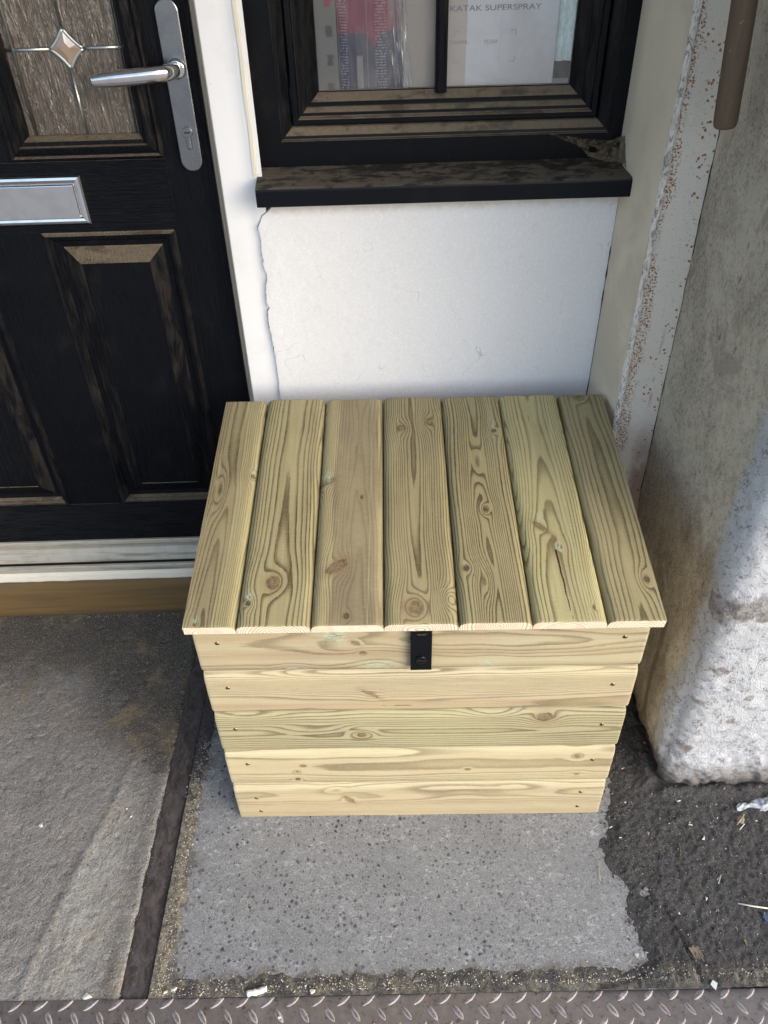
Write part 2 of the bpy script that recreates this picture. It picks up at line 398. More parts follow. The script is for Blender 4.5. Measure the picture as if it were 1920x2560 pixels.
def mat_pier():
    """pier: mildewed cream side, front white from whitewash and painted-in light, one continuous render"""
    m = Mat('pier_render'); p = m.pos(); x, y, z = m.xyz(p)
    wf = m.attr('white')
    big = m.noise(p, 5.5, 4, 0.6, 0.3); mid = m.noise(m.scale(p, (22, 22, 9)), 1.0, 4, 0.65)
    med = m.noise(p, 60, 7, 0.85); fine = m.noise(p, 240, 3, 0.8); fine2 = m.noise(m.scale(p, (260, 260, 150)), 1.0, 3, 0.7)
    c = m.mix(mid, (0.84, 0.78, 0.65), (0.70, 0.645, 0.53))
    msk = m.sm(big, 0.40, 0.60)
    spots = m.sm(fine2, m.math('SUBTRACT', 0.60, m.math('MULTIPLY', msk, 0.13)), 0.70)
    c = m.mix(m.math('MULTIPLY', msk, 0.30), c, (0.33, 0.27, 0.22))
    c = m.mix(m.math('MULTIPLY', spots, 0.75), c, (0.15, 0.125, 0.10))
    mot = m.noise(m.scale(p, (75, 75, 60)), 1.0, 5, 0.8)
    c = m.mix(m.sm(mot, 0.48, 0.64, 0.0, 0.42), c, (0.30, 0.26, 0.21))
    gm = m.noise(m.scale(p, (9, 9, 6)), 1.0, 7, 0.8, 0.5)
    c = m.mix(m.sm(gm, 0.51, 0.64, 0.0, 0.42), c, (0.24, 0.195, 0.165))
    c = m.mix(m.sm(gm, 0.46, 0.36, 0.0, 0.3), c, (0.80, 0.77, 0.68))
    lowst = m.math('MULTIPLY', m.sm(z, 0.75, 0.15), m.sm(m.noise(m.scale(p, (12, 12, 5)), 1.0, 4, 0.65), 0.38, 0.62))
    c = m.mix(m.math('MULTIPLY', lowst, 0.55), c, (0.20, 0.155, 0.115))
    st = m.noise(m.scale(p, (90, 60, 20)), 1.0, 3, 0.6, 1.0)
    c = m.mix(m.math('MULTIPLY', m.sm(st, 0.66, 0.72), 0.6), c, (0.07, 0.05, 0.04))
    wcol = m.mix(big, (0.76, 0.79, 0.83), (0.58, 0.62, 0.68))
    wsp = m.math('MULTIPLY', m.sm(med, 0.50, 0.62), m.sm(fine, 0.44, 0.54))
    wcol = m.mix(m.math('MULTIPLY', wsp, 0.8), wcol, (0.20, 0.18, 0.17))
    patch = m.attr('patch')
    pm = m.sm(m.math('ADD', patch, m.math('MULTIPLY', m.math('SUBTRACT', med, 0.5), 1.8)), 0.40, 0.75)
    wcol = m.mix(m.math('MULTIPLY', pm, m.sm(fine, 0.35, 0.62, 0.95, 0.35)), wcol, (0.15, 0.115, 0.085))
    wm = m.sm(m.math('ADD', wf, m.math('MULTIPLY', m.math('SUBTRACT', med, 0.5), 1.6)), 0.20, 0.85)
    c = m.mix(wm, c, wcol)
    ld = m.sm(m.math('ADD', z, m.math('MULTIPLY', m.math('SUBTRACT', med, 0.5), 0.10)), 0.005, 0.095, 0.92, 0.0)
    c = m.mix(ld, c, (0.10, 0.082, 0.068))
    pm2 = m.math('MULTIPLY', pm, m.math('SUBTRACT', 1.0, wm))
    c = m.mix(m.math('MULTIPLY', pm2, 0.55), c, (0.12, 0.085, 0.055))
    m.set('color', c); m.set('rough', 0.62); m.set('spec', 0.35)
    h = m.math('ADD', m.math('MULTIPLY', med, 1.0), m.math('MULTIPLY', fine, 0.45))
    m.set('normal', m.bump(h, 0.8, 0.010)); return m.m
PIER = mat_pier()

def mat_rust():
    m = Mat('painted_steel_rusting'); p = m.pos(); x, y, z = m.xyz(p); e = m.attr('edge')
    n1 = m.noise(p, 14, 4); fine = m.noise(p, 260, 3, 0.7)
    c = m.mix(n1, (0.58, 0.545, 0.475), (0.69, 0.66, 0.59))
    c = m.mix(m.sm(fine, 0.60, 0.70, 0.0, 0.55), c, (0.18, 0.15, 0.13))
    pw = m.n('VectorMath', {0: m.n('TexNoise', {'Vector': p, 'Scale': 180.0, 'Detail': 2.0}).outputs['Color'], 1: (0.006, 0.006, 0.006), 2: p}, operation='MULTIPLY_ADD').outputs[0]
    v = m.voro(pw, 300)
    v2 = m.voro(pw, 120)
    dn = m.noise(m.scale(p, (22, 22, 12)), 1.0, 3)
    k = m.math('ADD', e, m.math('MULTIPLY', m.math('SUBTRACT', dn, 0.5), 2.2))
    s1 = m.math('MULTIPLY', m.sm(v, 0.36, 0.48, 1.0, 0.0), m.sm(k, 0.30, 0.62))
    s2 = m.math('MULTIPLY', m.sm(v2, 0.20, 0.30, 1.0, 0.0), m.sm(dn, 0.47, 0.55))
    s = m.math('MAXIMUM', s1, s2)
    bl = m.math('MULTIPLY', m.sm(k, 0.5, 1.2), m.sm(m.noise(m.scale(p, (90, 90, 35)), 1.0, 3, 0.7), 0.45, 0.62))
    c = m.mix(m.math('MULTIPLY', bl, 0.45), c, (0.33, 0.24, 0.15))
    rc = m.mix(fine, (0.36, 0.14, 0.04), (0.19, 0.07, 0.03))
    c = m.mix(s, c, rc)
    hair = m.noise(m.scale(p, (130, 40, 60)), 1.0, 4, 0.6, 2.0)
    c = m.mix(m.math('MULTIPLY', m.sm(m.math('ABSOLUTE', m.math('SUBTRACT', hair, 0.5)), 0.0, 0.006, 1.0, 0.0), m.sm(n1, 0.46, 0.6, 0.0, 0.8)), c, (0.10, 0.08, 0.07))
    lowr = m.sm(z, 0.50, 0.70, 1.0, 0.0)
    rr = m.math('MULTIPLY', m.math('MULTIPLY', m.sm(e, -0.7, 0.2, 1.0, 0.0), lowr), m.sm(dn, 0.3, 0.5))
    c = m.mix(m.math('MULTIPLY', rr, 0.75), c, (0.16, 0.07, 0.06))
    pk = m.math('MULTIPLY', m.math('MULTIPLY', m.sm(m.math('ABSOLUTE', m.math('ADD', e, 0.62)), 0.0, 0.16, 1.0, 0.0), m.sm(z, 0.64, 0.70)), m.sm(z, 0.80, 0.86, 1.0, 0.0))
    c = m.mix(m.math('MULTIPLY', pk, m.sm(m.noise(m.scale(p, (60, 60, 18)), 1.0, 2), 0.45, 0.55, 0.0, 0.7)), c, (0.42, 0.23, 0.27))
    m.set('color', c); m.set('rough', 0.6)
    m.set('normal', m.bump(m.math('ADD', m.math('MULTIPLY', s, 0.6), fine), 0.35, 0.0012)); return m.m
RUST = mat_rust()

def mat_chip():
    m = Mat('chipped_corner_paint'); p = m.pos()
    n = m.noise(m.scale(p, (170, 170, 60)), 1.0, 4, 0.7, 1.2)
    m.set('color', m.ramp(n, [(0.40, (0.80, 0.77, 0.72)), (0.53, (0.66, 0.63, 0.58)), (0.60, (0.24, 0.22, 0.20)), (0.72, (0.50, 0.47, 0.44))]))
    m.set('rough', 0.8); m.set('normal', m.bump(n, 0.9, 0.003)); return m.m
CHIP = mat_chip()

def mat_concrete():
    m = Mat('old_concrete'); p = m.pos(); x, y, z = m.xyz(p)
    big = m.noise(m.scale(p, (5, 3, 5)), 1.0, 4, 0.6, 0.4); med = m.noise(p, 60, 6, 0.85); fine = m.noise(p, 210, 3, 0.7)
    st = m.attr('stain_shade'); pl = m.attr('pale')
    c = m.mix(big, (0.155, 0.148, 0.142), (0.215, 0.208, 0.200))
    c = m.mix(m.sm(med, 0.45, 0.66, 0.0, 0.45), c, (0.32, 0.312, 0.30))
    c = m.mix(m.sm(med, 0.48, 0.36, 0.0, 0.35), c, (0.085, 0.078, 0.070))
    c = m.mix(m.sm(fine, 0.55, 0.75, 0.0, 0.4), c, (0.10, 0.085, 0.07))
    pc = m.mix(m.noise(p, 9, 2), (0.36, 0.32, 0.235), (0.33, 0.35, 0.365))
    c = m.mix(m.math('MULTIPLY', pl, m.sm(m.noise(m.scale(p, (30, 12, 30)), 1.0, 6, 0.75, 0.5), 0.36, 0.64, 0.1, 1.0)), c, pc)
    mt = m.noise(m.scale(p, (17, 11, 17)), 1.0, 7, 0.78, 0.6)
    sn = m.sm(m.math('ADD', st, m.math('MULTIPLY', m.math('SUBTRACT', mt, 0.5), 1.9)), 0.20, 0.95)
    c = m.mix(m.sm(mt, 0.54, 0.66, 0.0, 0.45), c, (0.36, 0.355, 0.345))
    c = m.mix(m.sm(mt, 0.46, 0.34, 0.0, 0.5), c, (0.085, 0.076, 0.066))
    c = m.mix(m.math('MULTIPLY', sn, 0.85), c, m.mix(m.noise(p, 16, 3), (0.028, 0.024, 0.020), (0.085, 0.068, 0.045)))
    gr = m.noise(p, 430, 2, 0.7)
    c = m.mix(m.sm(gr, 0.52, 0.68, 0.0, 0.55), c, (0.42, 0.41, 0.395))
    c = m.mix(m.sm(gr, 0.46, 0.32, 0.0, 0.6), c, (0.05, 0.045, 0.04))
    pit = m.math('MULTIPLY', m.sm(m.voro(p, 85), 0.08, 0.14, 1.0, 0.0), m.sm(m.noise(p, 29, 2), 0.53, 0.6))
    c = m.mix(m.math('MULTIPLY', pit, 0.75), c, (0.05, 0.045, 0.04))
    w1 = m.math('MULTIPLY', m.sm(m.voro(m.scale(p, (160, 110, 1)), 1.0), 0.06, 0.12, 1.0, 0.0), m.sm(m.noise(p, 21, 2), 0.52, 0.6))
    c = m.mix(m.math('MULTIPLY', w1, 0.8), c, (0.62, 0.60, 0.56))
    tn = m.noise(m.scale(p, (8, 5, 8), (2, 1, 0)), 1.0, 5, 0.7, 0.4)
    c = m.mix(m.math('MULTIPLY', m.sm(tn, 0.50, 0.68), m.math('ADD', 0.18, m.math('MULTIPLY', m.math('ADD', st, pl), 0.45)), clamp=True), c, (0.27, 0.205, 0.115))
    p5 = m.noise(m.scale(p, (150, 110, 150)), 1.0, 3, 0.7)
    c = m.mix(m.sm(p5, 0.40, 0.30, 0.0, 0.75), c, (0.05, 0.044, 0.038))
    c = m.mix(m.sm(p5, 0.60, 0.72, 0.0, 0.55), c, (0.44, 0.425, 0.40))
    m.set('color', c); m.set('rough', m.sm(med, 0.3, 0.7, 0.62, 0.82)); m.set('spec', 0.35)
    h = m.math('ADD', m.math('MULTIPLY', p5, 1.2), m.math('MULTIPLY', fine, 0.4))
    h = m.math('SUBTRACT', h, m.math('MULTIPLY', pit, 0.8))
    m.set('normal', m.bump(h, 0.55, 0.005)); return m.m
CONCRETE = mat_concrete()

def mat_slab():
    m = Mat('exposed_aggregate_slab'); p = m.pos(); x, y, z = m.xyz(p)
    big = m.noise(p, 8, 4, 0.6); med = m.noise(p, 75, 6, 0.85); fine = m.noise(p, 300, 3, 0.7)
    c = m.mix(big, (0.150, 0.156, 0.165), (0.225, 0.230, 0.238))
    c = m.mix(m.sm(med, 0.4, 0.75, 0.0, 0.35), c, (0.36, 0.37, 0.38))
    gr = m.noise(p, 460, 2, 0.7)
    c = m.mix(m.sm(gr, 0.52, 0.70, 0.0, 0.5), c, (0.46, 0.465, 0.47))
    c = m.mix(m.sm(gr, 0.46, 0.32, 0.0, 0.5), c, (0.075, 0.077, 0.08))
    # angular dark chips
    pd = m.n('VectorMath', {0: m.n('TexNoise', {'Vector': p, 'Scale': 150.0, 'Detail': 1.0}).outputs['Color'], 1: (0.005, 0.005, 0.005), 2: p}, operation='MULTIPLY_ADD').outputs[0]
    vv = m.n('TexVoronoi', {'Vector': pd, 'Scale': 98.0}, distance='MANHATTAN')
    dens = m.sm(m.noise(p, 6, 2), 0.35, 0.6, 0.0, 0.36)
    sel = m.math('LESS_THAN', m.xyz(vv.outputs['Color'])[0], m.math('ADD', 0.36, dens))
    chip = m.math('MULTIPLY', m.sm(vv.outputs['Distance'], 0.40, 0.46, 1.0, 0.0), sel)
    cc = m.mix(m.xyz(vv.outputs['Color'])[1], (0.022, 0.026, 0.036), (0.10, 0.105, 0.12))
    cc = m.mix(m.math('GREATER_THAN', m.xyz(vv.outputs['Color'])[2], 0.9), cc, (0.25, 0.14, 0.10))
    fade = m.attr('pale')
    c = m.mix(m.math('MULTIPLY', chip, m.math('SUBTRACT', 0.95, m.math('MULTIPLY', fade, 0.5))), c, cc)
    v2 = m.n('TexVoronoi', {'Vector': pd, 'Scale': 210.0})
    s2 = m.math('MULTIPLY', m.sm(v2.outputs['Distance'], 0.25, 0.34, 1.0, 0.0), m.math('LESS_THAN', m.xyz(v2.outputs['Color'])[0], 0.26))
    c = m.mix(m.math('MULTIPLY', s2, 0.8), c, (0.06, 0.064, 0.075))
    wsc = m.math('MULTIPLY', m.sm(m.noise(m.scale(p, (70, 120, 1)), 1.0, 4, 0.75, 1.0), 0.55, 0.66), m.sm(big, 0.38, 0.58))
    c = m.mix(m.math('MULTIPLY', wsc, 0.5), c, (0.58, 0.60, 0.62))
    dirt = m.attr('stain_shade')
    mt = m.noise(p, 24, 7, 0.8, 0.5)
    c = m.mix(m.math('MULTIPLY', m.sm(m.math('ADD', dirt, m.math('MULTIPLY', m.math('SUBTRACT', mt, 0.5), 3.0)), 0.35, 0.75), 0.8), c, (0.085, 0.074, 0.058))
    c = m.mix(m.sm(mt, 0.55, 0.67, 0.0, 0.35), c, (0.42, 0.43, 0.445))
    m.set('color', c); m.set('rough', m.math('SUBTRACT', 0.75, m.math('MULTIPLY', chip, 0.3)))
    h = m.math('ADD', m.math('MULTIPLY', med, 0.7), m.math('MULTIPLY', fine, 0.4))
    m.set('normal', m.bump(h, 0.32, 0.0022)); return m.m
SLAB = mat_slab()

def mat_strip():
    m = Mat('dark_steel_channel'); p = m.pos()
    n = m.noise(m.scale(p, (60, 28, 60)), 1.0, 6, 0.85, 0.5); f = m.noise(p, 200, 3, 0.7)
    c = m.mix(m.sm(n, 0.34, 0.66), (0.026, 0.021, 0.020), (0.100, 0.086, 0.084))
    sc = m.math('MULTIPLY', m.sm(m.noise(m.scale(p, (240, 60, 1)), 1.0, 3, 0.7, 1.5), 0.62, 0.70), m.sm(m.noise(p, 9, 2), 0.45, 0.6))
    c = m.mix(m.math('MULTIPLY', sc, 0.6), c, (0.38, 0.35, 0.33))
    m.set('color', c); m.set('rough', 0.55); m.set('normal', m.bump(m.math('ADD', n, m.math('MULTIPLY', f, 0.4)), 0.4, 0.002)); return m.m
STRIP = mat_strip()

def mat_soil():
    m = Mat('dirty_soil'); p = m.pos(); sand = m.attr('sand')
    n = m.noise(p, 110, 6, 0.85); f = m.noise(p, 320, 3, 0.8); b = m.noise(p, 9, 3)
    dark = m.mix(n, (0.022, 0.0215, 0.022), (0.150, 0.148, 0.150))
    dark = m.mix(m.sm(b, 0.5, 0.72, 0.0, 0.5), dark, (0.12, 0.12, 0.126))
    gr = m.noise(p, 420, 2, 0.7)
    dark = m.mix(m.sm(gr, 0.54, 0.70, 0.0, 0.6), dark, (0.21, 0.205, 0.20))
    dark = m.mix(m.sm(gr, 0.46, 0.34, 0.0, 0.6), dark, (0.008, 0.007, 0.006))
    lt = m.mix(m.sm(n, 0.35, 0.65), (0.10, 0.088, 0.066), (0.36, 0.33, 0.27))
    s = m.sm(m.math('ADD', sand, m.math('MULTIPLY', m.math('SUBTRACT', n, 0.5), 0.8)), 0.25, 0.8)
    c = m.mix(s, dark, lt)
    v = m.n('TexVoronoi', {'Vector': m.scale(p, (190, 260, 190)), 'Scale': 1.0})
    fl = m.math('MULTIPLY', m.sm(v.outputs['Distance'], 0.10, 0.2, 1.0, 0.0), m.math('LESS_THAN', m.xyz(v.outputs['Color'])[0], m.math('ADD', 0.17, m.math('MULTIPLY', sand, 0.25))))
    c = m.mix(m.math('MULTIPLY', fl, 0.85), c, m.mix(m.xyz(v.outputs['Color'])[1], (0.55, 0.52, 0.45), (0.38, 0.32, 0.16)))
    m.set('color', c); m.set('rough', 0.85); m.set('spec', 0.25)
    m.set('normal', m.bump(m.math('ADD', n, m.math('MULTIPLY', f, 0.7)), 0.9, 0.008)); return m.m
SOIL = mat_soil()

def mat_plate():
    m = Mat('chequer_plate_steel'); p = m.pos(); lug = m.attr('lug')
    n = m.noise(p, 22, 4, 0.65); f = m.noise(p, 220, 3, 0.75)
    c = m.mix(n, (0.30, 0.272, 0.276), (0.43, 0.40, 0.402))
    c = m.mix(m.math('MULTIPLY', lug, m.sm(f, 0.35, 0.7, 0.9, 0.55)), c, (0.060, 0.058, 0.066))
    dd = m.noise(p, 45, 6, 0.8)
    c = m.mix(m.sm(dd, 0.52, 0.66, 0.0, 0.6), c, (0.50, 0.47, 0.47))
    c = m.mix(m.sm(dd, 0.46, 0.34, 0.0, 0.6), c, (0.12, 0.10, 0.095))
    r = m.sm(m.noise(p, 110, 4, 0.75), 0.57, 0.66, 0.0, 0.75)
    c = m.mix(r, c, (0.16, 0.065, 0.035))
    wsp = m.math('MULTIPLY', m.sm(f, 0.62, 0.72), m.sm(n, 0.5, 0.62))
    c = m.mix(m.math('MULTIPLY', wsp, 0.6), c, (0.55, 0.54, 0.52))
    m.set('color', c); m.set('rough', 0.66); m.set('metal', 0.0); m.set('spec', 0.3); m.set('normal', m.bump(m.math('ADD', n, f), 0.25, 0.001)); return m.m
PLATE = mat_plate()

def mat_sillwood():
    m = Mat('varnished_wood_sill'); p = m.pos(); x, y, z = m.xyz(p)
    n = m.noise(m.scale(p, (5, 60, 90)), 1.0, 4, 0.65, 0.3)
    c = m.mix(n, (0.075, 0.046, 0.018), (0.20, 0.128, 0.052))
    nx, ny, nz = m.xyz(m.nrm())
    dirt = m.math('MAXIMUM', m.math('MULTIPLY', m.sm(nz, 0.4, 0.8), 0.85), m.sm(m.noise(m.scale(p, (9, 9, 40)), 1.0, 4, 0.7), 0.5, 0.7, 0.0, 0.7))
    c = m.mix(dirt, c, (0.10, 0.085, 0.06))
    c = m.mix(m.sm(z, 0.0, 0.02, 0.6, 0.0), c, (0.03, 0.025, 0.02))
    m.set('color', c); m.set('rough', 0.5); m.set('normal', m.bump(n, 0.2, 0.001)); return m.m
SILLWOOD = mat_sillwood()

def mat_metal(name, col, rough, var=0.15, metal=1.0, dirt=None):
    m = Mat(name); p = m.pos(); n = m.noise(p, 35, 4, 0.6)
    m.set('metal', metal); m.set('rough', m.sm(n, 0.3, 0.7, rough, rough + var))
    c = m.mix(m.sm(n, 0.4, 0.7, 0.0, 0.5), col, tuple(k * 0.75 for k in col))
    if dirt:
        c = m.mix(m.sm(m.noise(m.scale(p, (5, 70, 70)), 1.0, 4, 0.6), 0.50, 0.68, 0.0, 0.55), c, dirt)
    m.set('color', c); m.set('normal', m.bump(m.noise(p, 120, 3), 0.05, 0.0008)); return m.m
CHROME = mat_metal('polished_chrome', (0.78, 0.78, 0.80), 0.07, 0.1)
SATIN = mat_metal('dulled_chrome', (0.27, 0.285, 0.31), 0.20, 0.16)
ALU = mat_metal('threshold_aluminium', (0.46, 0.43, 0.36), 0.40, 0.25, 0.2, (0.11, 0.085, 0.055))
DARKMETAL = simple('dark_gap', (0.012, 0.011, 0.010), 0.7)
BLACKPAINT = mat_metal('black_hasp_paint', (0.004, 0.005, 0.007), 0.25, 0.12, 0.0)
BLACKPAINT.node_tree.nodes['Principled BSDF'].inputs['Specular IOR Level'].default_value = 0.22
SCREW = mat_metal('brassy_screw', (0.30, 0.21, 0.10), 0.30, 0.2)
LEAD = mat_metal('lead_came', (0.52, 0.56, 0.56), 0.30, 0.15)

def mat_obscure():
    m = Mat('obscure_glass'); p = m.pos(); x, y, z = m.xyz(p)
    wv = m.noise(m.scale(p, (120, 120, 15)), 1.0, 4, 0.6, 1.4)
    rid = m.math('ABSOLUTE', m.math('SUBTRACT', wv, 0.5))
    big = m.noise(m.scale(p, (7, 7, 4)), 1.0, 2)
    c = m.mix(big, (0.060, 0.048, 0.038), (0.17, 0.145, 0.12))
    c = m.mix(m.sm(rid, 0.0, 0.03, 0.8, 0.0), c, (0.020, 0.016, 0.014))
    c = m.mix(m.sm(m.noise(m.scale(p, (160, 160, 60)), 1.0, 3, 0.6, 1.0), 0.58, 0.68, 0.0, 0.45), c, (0.34, 0.29, 0.24))
    m.set('color', c); m.set('rough', 0.13); m.set('spec', 0.7); m.set('coat', 0.6); m.set('coat_rough', 0.05)
    m.set('normal', m.bump(wv, 1.0, 0.010)); return m.m
OBSCURE = mat_obscure()
BEVEL = Mat('bevelled_glass', color=(0.30, 0.22, 0.15), rough=0.06, spec=0.8, coat=1.0).m

def mat_glass():
    m = Mat('window_glass'); t = m.t
    tr = m.n('BsdfTransparent', {'Color': (0.93, 0.95, 0.95)}); gl = m.n('BsdfGlossy', {'Color': (1, 1, 1), 'Roughness': 0.03})
    p = m.pos()
    smear_haze = m.n('BsdfDiffuse', {'Color': (0.55, 0.52, 0.48)})  # pale layer: smears on the pane, plus painted-in haze and reflection
    lw = m.n('Fresnel', {'IOR': 1.5})
    mx = m.n('MixShader'); m.put(mx.inputs[0], lw.outputs[0]); m.put(mx.inputs[1], tr.outputs[0]); m.put(mx.inputs[2], gl.outputs[0])
    mx2 = m.n('MixShader'); m.put(mx2.inputs[0], m.sm(m.noise(p, 9, 4, 0.6), 0.40, 0.72, 0.08, 0.26)); m.put(mx2.inputs[1], mx.outputs[0]); m.put(mx2.inputs[2], smear_haze.outputs[0])
    t.links.new(mx2.outputs[0], m.out.inputs[0]); return m.m
GLASS = mat_glass()

# ------------------------------------------------------------------ profile sweeps
def frame_sweep(name, prof, rect, y0, mat, parent=None, smooth=False):
    """sweep a profile [(inward offset, depth)] round a rectangle in the XZ plane with mitred corners"""
    x0, z0, x1, z1 = rect
    V = []; F = []; n = len(prof)
    for (o, d) in prof:
        V += [(x0 + o, y0 + d, z0 + o), (x1 - o, y0 + d, z0 + o), (x1 - o, y0 + d, z1 - o), (x0 + o, y0 + d, z1 - o)]
    for i in range(n - 1):
        for k in range(4):
            a, b = i * 4 + k, i * 4 + (k + 1) % 4
            F.append((a, b, b + 4, a + 4))
    me = bpy.data.meshes.new(name); me.from_pydata(V, [], F); me.update()
    return link(name, me, mat, parent)

def holed_plate(name, xs, zs, holes, y0, y1, mat, parent=None):
    """solid plate between y0 (front) and y1 with rectangular openings"""
    bm = bmesh.new()
    solid = {}
    for i in range(len(xs) - 1):
        for j in range(len(zs) - 1):
            cx, cz = (xs[i] + xs[i + 1]) / 2, (zs[j] + zs[j + 1]) / 2
            solid[i, j] = not any(h[0] < cx < h[2] and h[1] < cz < h[3] for h in holes)
    def q(a, b, c, d): bm.faces.new([bm.verts.new(p) for p in (a, b, c, d)])
    for (i, j), s in solid.items():
        if not s: continue
        xa, xb, za, zb = xs[i], xs[i + 1], zs[j], zs[j + 1]
        q((xa, y0, za), (xb, y0, za), (xb, y0, zb), (xa, y0, zb)); q((xa, y1, za), (xa, y1, zb), (xb, y1, zb), (xb, y1, za))
        if not solid.get((i - 1, j), False): q((xa, y0, za), (xa, y0, zb), (xa, y1, zb), (xa, y1, za))
        if not solid.get((i + 1, j), False): q((xb, y0, za), (xb, y1, za), (xb, y1, zb), (xb, y0, zb))
        if not solid.get((i, j - 1), False): q((xa, y0, za), (xa, y1, za), (xb, y1, za), (xb, y0, za))
        if not solid.get((i, j + 1), False): q((xa, y0, zb), (xb, y0, zb), (xb, y1, zb), (xa, y1, zb))
    bmesh.ops.remove_doubles(bm, verts=bm.verts, dist=1e-5)
    return bm_obj(name, bm, mat, parent)

#@@GROUND
# ------------------------------------------------------------------ the ground
def sheet(name, x0, x1, y0, y1, z, mat, label=None):
    me = bpy.data.meshes.new(name); me.from_pydata([(x0, y0, z), (x1, y0, z), (x1, y1, z), (x0, y1, z)], [], [(0, 1, 2, 3)]); me.update()
    return tag(link(name, me, mat), label, kind='structure')

def mat_ground():
    m = Mat('yard_concrete'); p = m.pos()
    n = m.noise(p, 6, 5, 0.6); f = m.noise(p, 80, 4)
    m.set('color', m.mix(n, (0.20, 0.19, 0.175), (0.32, 0.31, 0.29))); m.set('rough', 0.85); m.set('normal', m.bump(f, 0.3, 0.003)); return m.m
sheet('ground', -150, 150, -150, 150, -0.03, mat_ground())

def height_grid(name, x0, x1, y0, y1, step, hf, mat, attrf=None, kind='structure', label=None):
    nx, ny = int((x1 - x0) / step) + 1, int((y1 - y0) / step) + 1
    X, Y = np.meshgrid(np.linspace(x0, x1, nx), np.linspace(y0, y1, ny), indexing='ij')
    Z = hf(X, Y)
    Ys = Y + (-0.0116 * X - 0.0035) * np.clip((0.58 - Y) / 0.08, 0, 1)
    V = np.stack([X, Ys, Z], -1).reshape(-1, 3)
    at_ = {k: v.ravel() for k, v in (attrf(X, Y) if attrf else {}).items()}
    me = np_mesh(name, V, grid_faces(nx, ny), True, at_)
    return tag(link(name, me, mat), label, kind=kind)

def ss(x, a, b):
    t = np.clip((x - a) / (b - a), 0, 1); return t * t * (3 - 2 * t)

# left concrete
def conc_h(X, Y):
    rx = -0.555 + (Y - 0.9) * 0.02 + 0.006 * fbm(Y * 9, seed=3)       # low ridge running away from the plate
    ridge = np.exp(-((X - rx + 0.08 * ss(Y, 1.0, 0.5)) / 0.010) ** 2) * 0.0025 * ss(1.05 - Y, 0, 0.15)
    edge = ss(X + 0.4765 + 0.004 * fbm(Y * 45, seed=14, oc=3), 0, 0.0025)
    lump = vnoise(X * 95, Y * 95, seed=15); pitn = np.clip(vnoise(X * 75, Y * 75, seed=16) - 0.62, 0, 1)
    return 0.0010 * fbm(X * 14, Y * 14, seed=1) + 0.0006 * fbm(X * 55, Y * 55, seed=9, oc=2) + 0.0004 * lump - 0.006 * pitn + ridge - 0.0055 * edge
def conc_a(X, Y):
    n = fbm(X * 9, Y * 6, seed=5)
    stain_shade = 0.95 * np.exp(-((X + 0.50) / 0.13) ** 2) * ss(Y, 0.88, 1.05) + 0.65 * ss(Y, 1.12, 1.36) + 0.5 * np.exp(-((X + 0.55) / 0.03) ** 2) * ss(Y, 0.5, 0.62) * 0.3
    stain_shade += 0.45 * ss(Y, 0.85, 1.2)  # darker toward the door: dirt, plus fading light put into the colour
    stain_shade += 0.5 * np.exp(-((X + 0.497) / 0.022) ** 2)
    pale = np.exp(-((X + 0.575 + 0.03 * n) / 0.045) ** 2) * ss(0.93 - Y, 0, 0.12) + 0.35 * ss(0.7 - Y, 0, 0.2)
    return dict(stain_shade=np.clip(stain_shade + 0.2 * n, 0, 1), pale=np.clip(pale + 0.25 * n * pale, 0, 1))
height_grid('concrete_floor', -1.25, -0.4725, 0.495, 1.402, 0.0034, conc_h, CONCRETE, conc_a)

height_grid('concrete_floor', -2.2, -1.2495, 0.495, 1.402, 0.02, lambda X, Y: 0 * X - 0.0006, CONCRETE, conc_a)
# dark steel channel set in the floor
def strip_h(X, Y): return -0.0025 + 0.0009 * fbm(X * 40, Y * 16, seed=21) - 0.002 * ss(np.abs(X + 0.448) + 0.003 * fbm(Y * 40, X * 0, seed=22, oc=3), 0.021, 0.026)
height_grid('drain_channel', -0.476, -0.420, 0.495, 1.402, 0.003, strip_h, STRIP)

# exposed aggregate slab
YB = np.array([0.49, 0.514, 0.539, 0.58, 0.6065, 0.656, 0.70, 0.734, 0.80, 0.833, 0.95, 1.41])
XB = np.array([0.30, 0.405, 0.436, 0.425, 0.4226, 0.432, 0.403, 0.399, 0.432, 0.447, 0.455, 0.47])
def slab_a(X, Y):
    n = fbm(X * 7, Y * 7, seed=31)
    d = 0.6 * ss(Y, 0.56, 0.515) + 0.6 * ss(-X, 0.35, 0.40) + 0.25 * ss(X - np.interp(Y, YB, XB), -0.02, 0.0)
    d = np.maximum(d, 0.85 * ss(Y, 0.98, 1.2)) 
    pale = ss(X, 0.12, 0.3) + 0.4 * n
    return dict(stain_shade=np.clip(d + 0.15 * n, 0, 1), pale=np.clip(pale, 0, 1))
height_grid('slab', -0.4205, 0.56, 0.495, 1.402, 0.004, lambda X, Y: 0.0012 + 0.0007 * fbm(X * 12, Y * 12, seed=33), SLAB, slab_a)

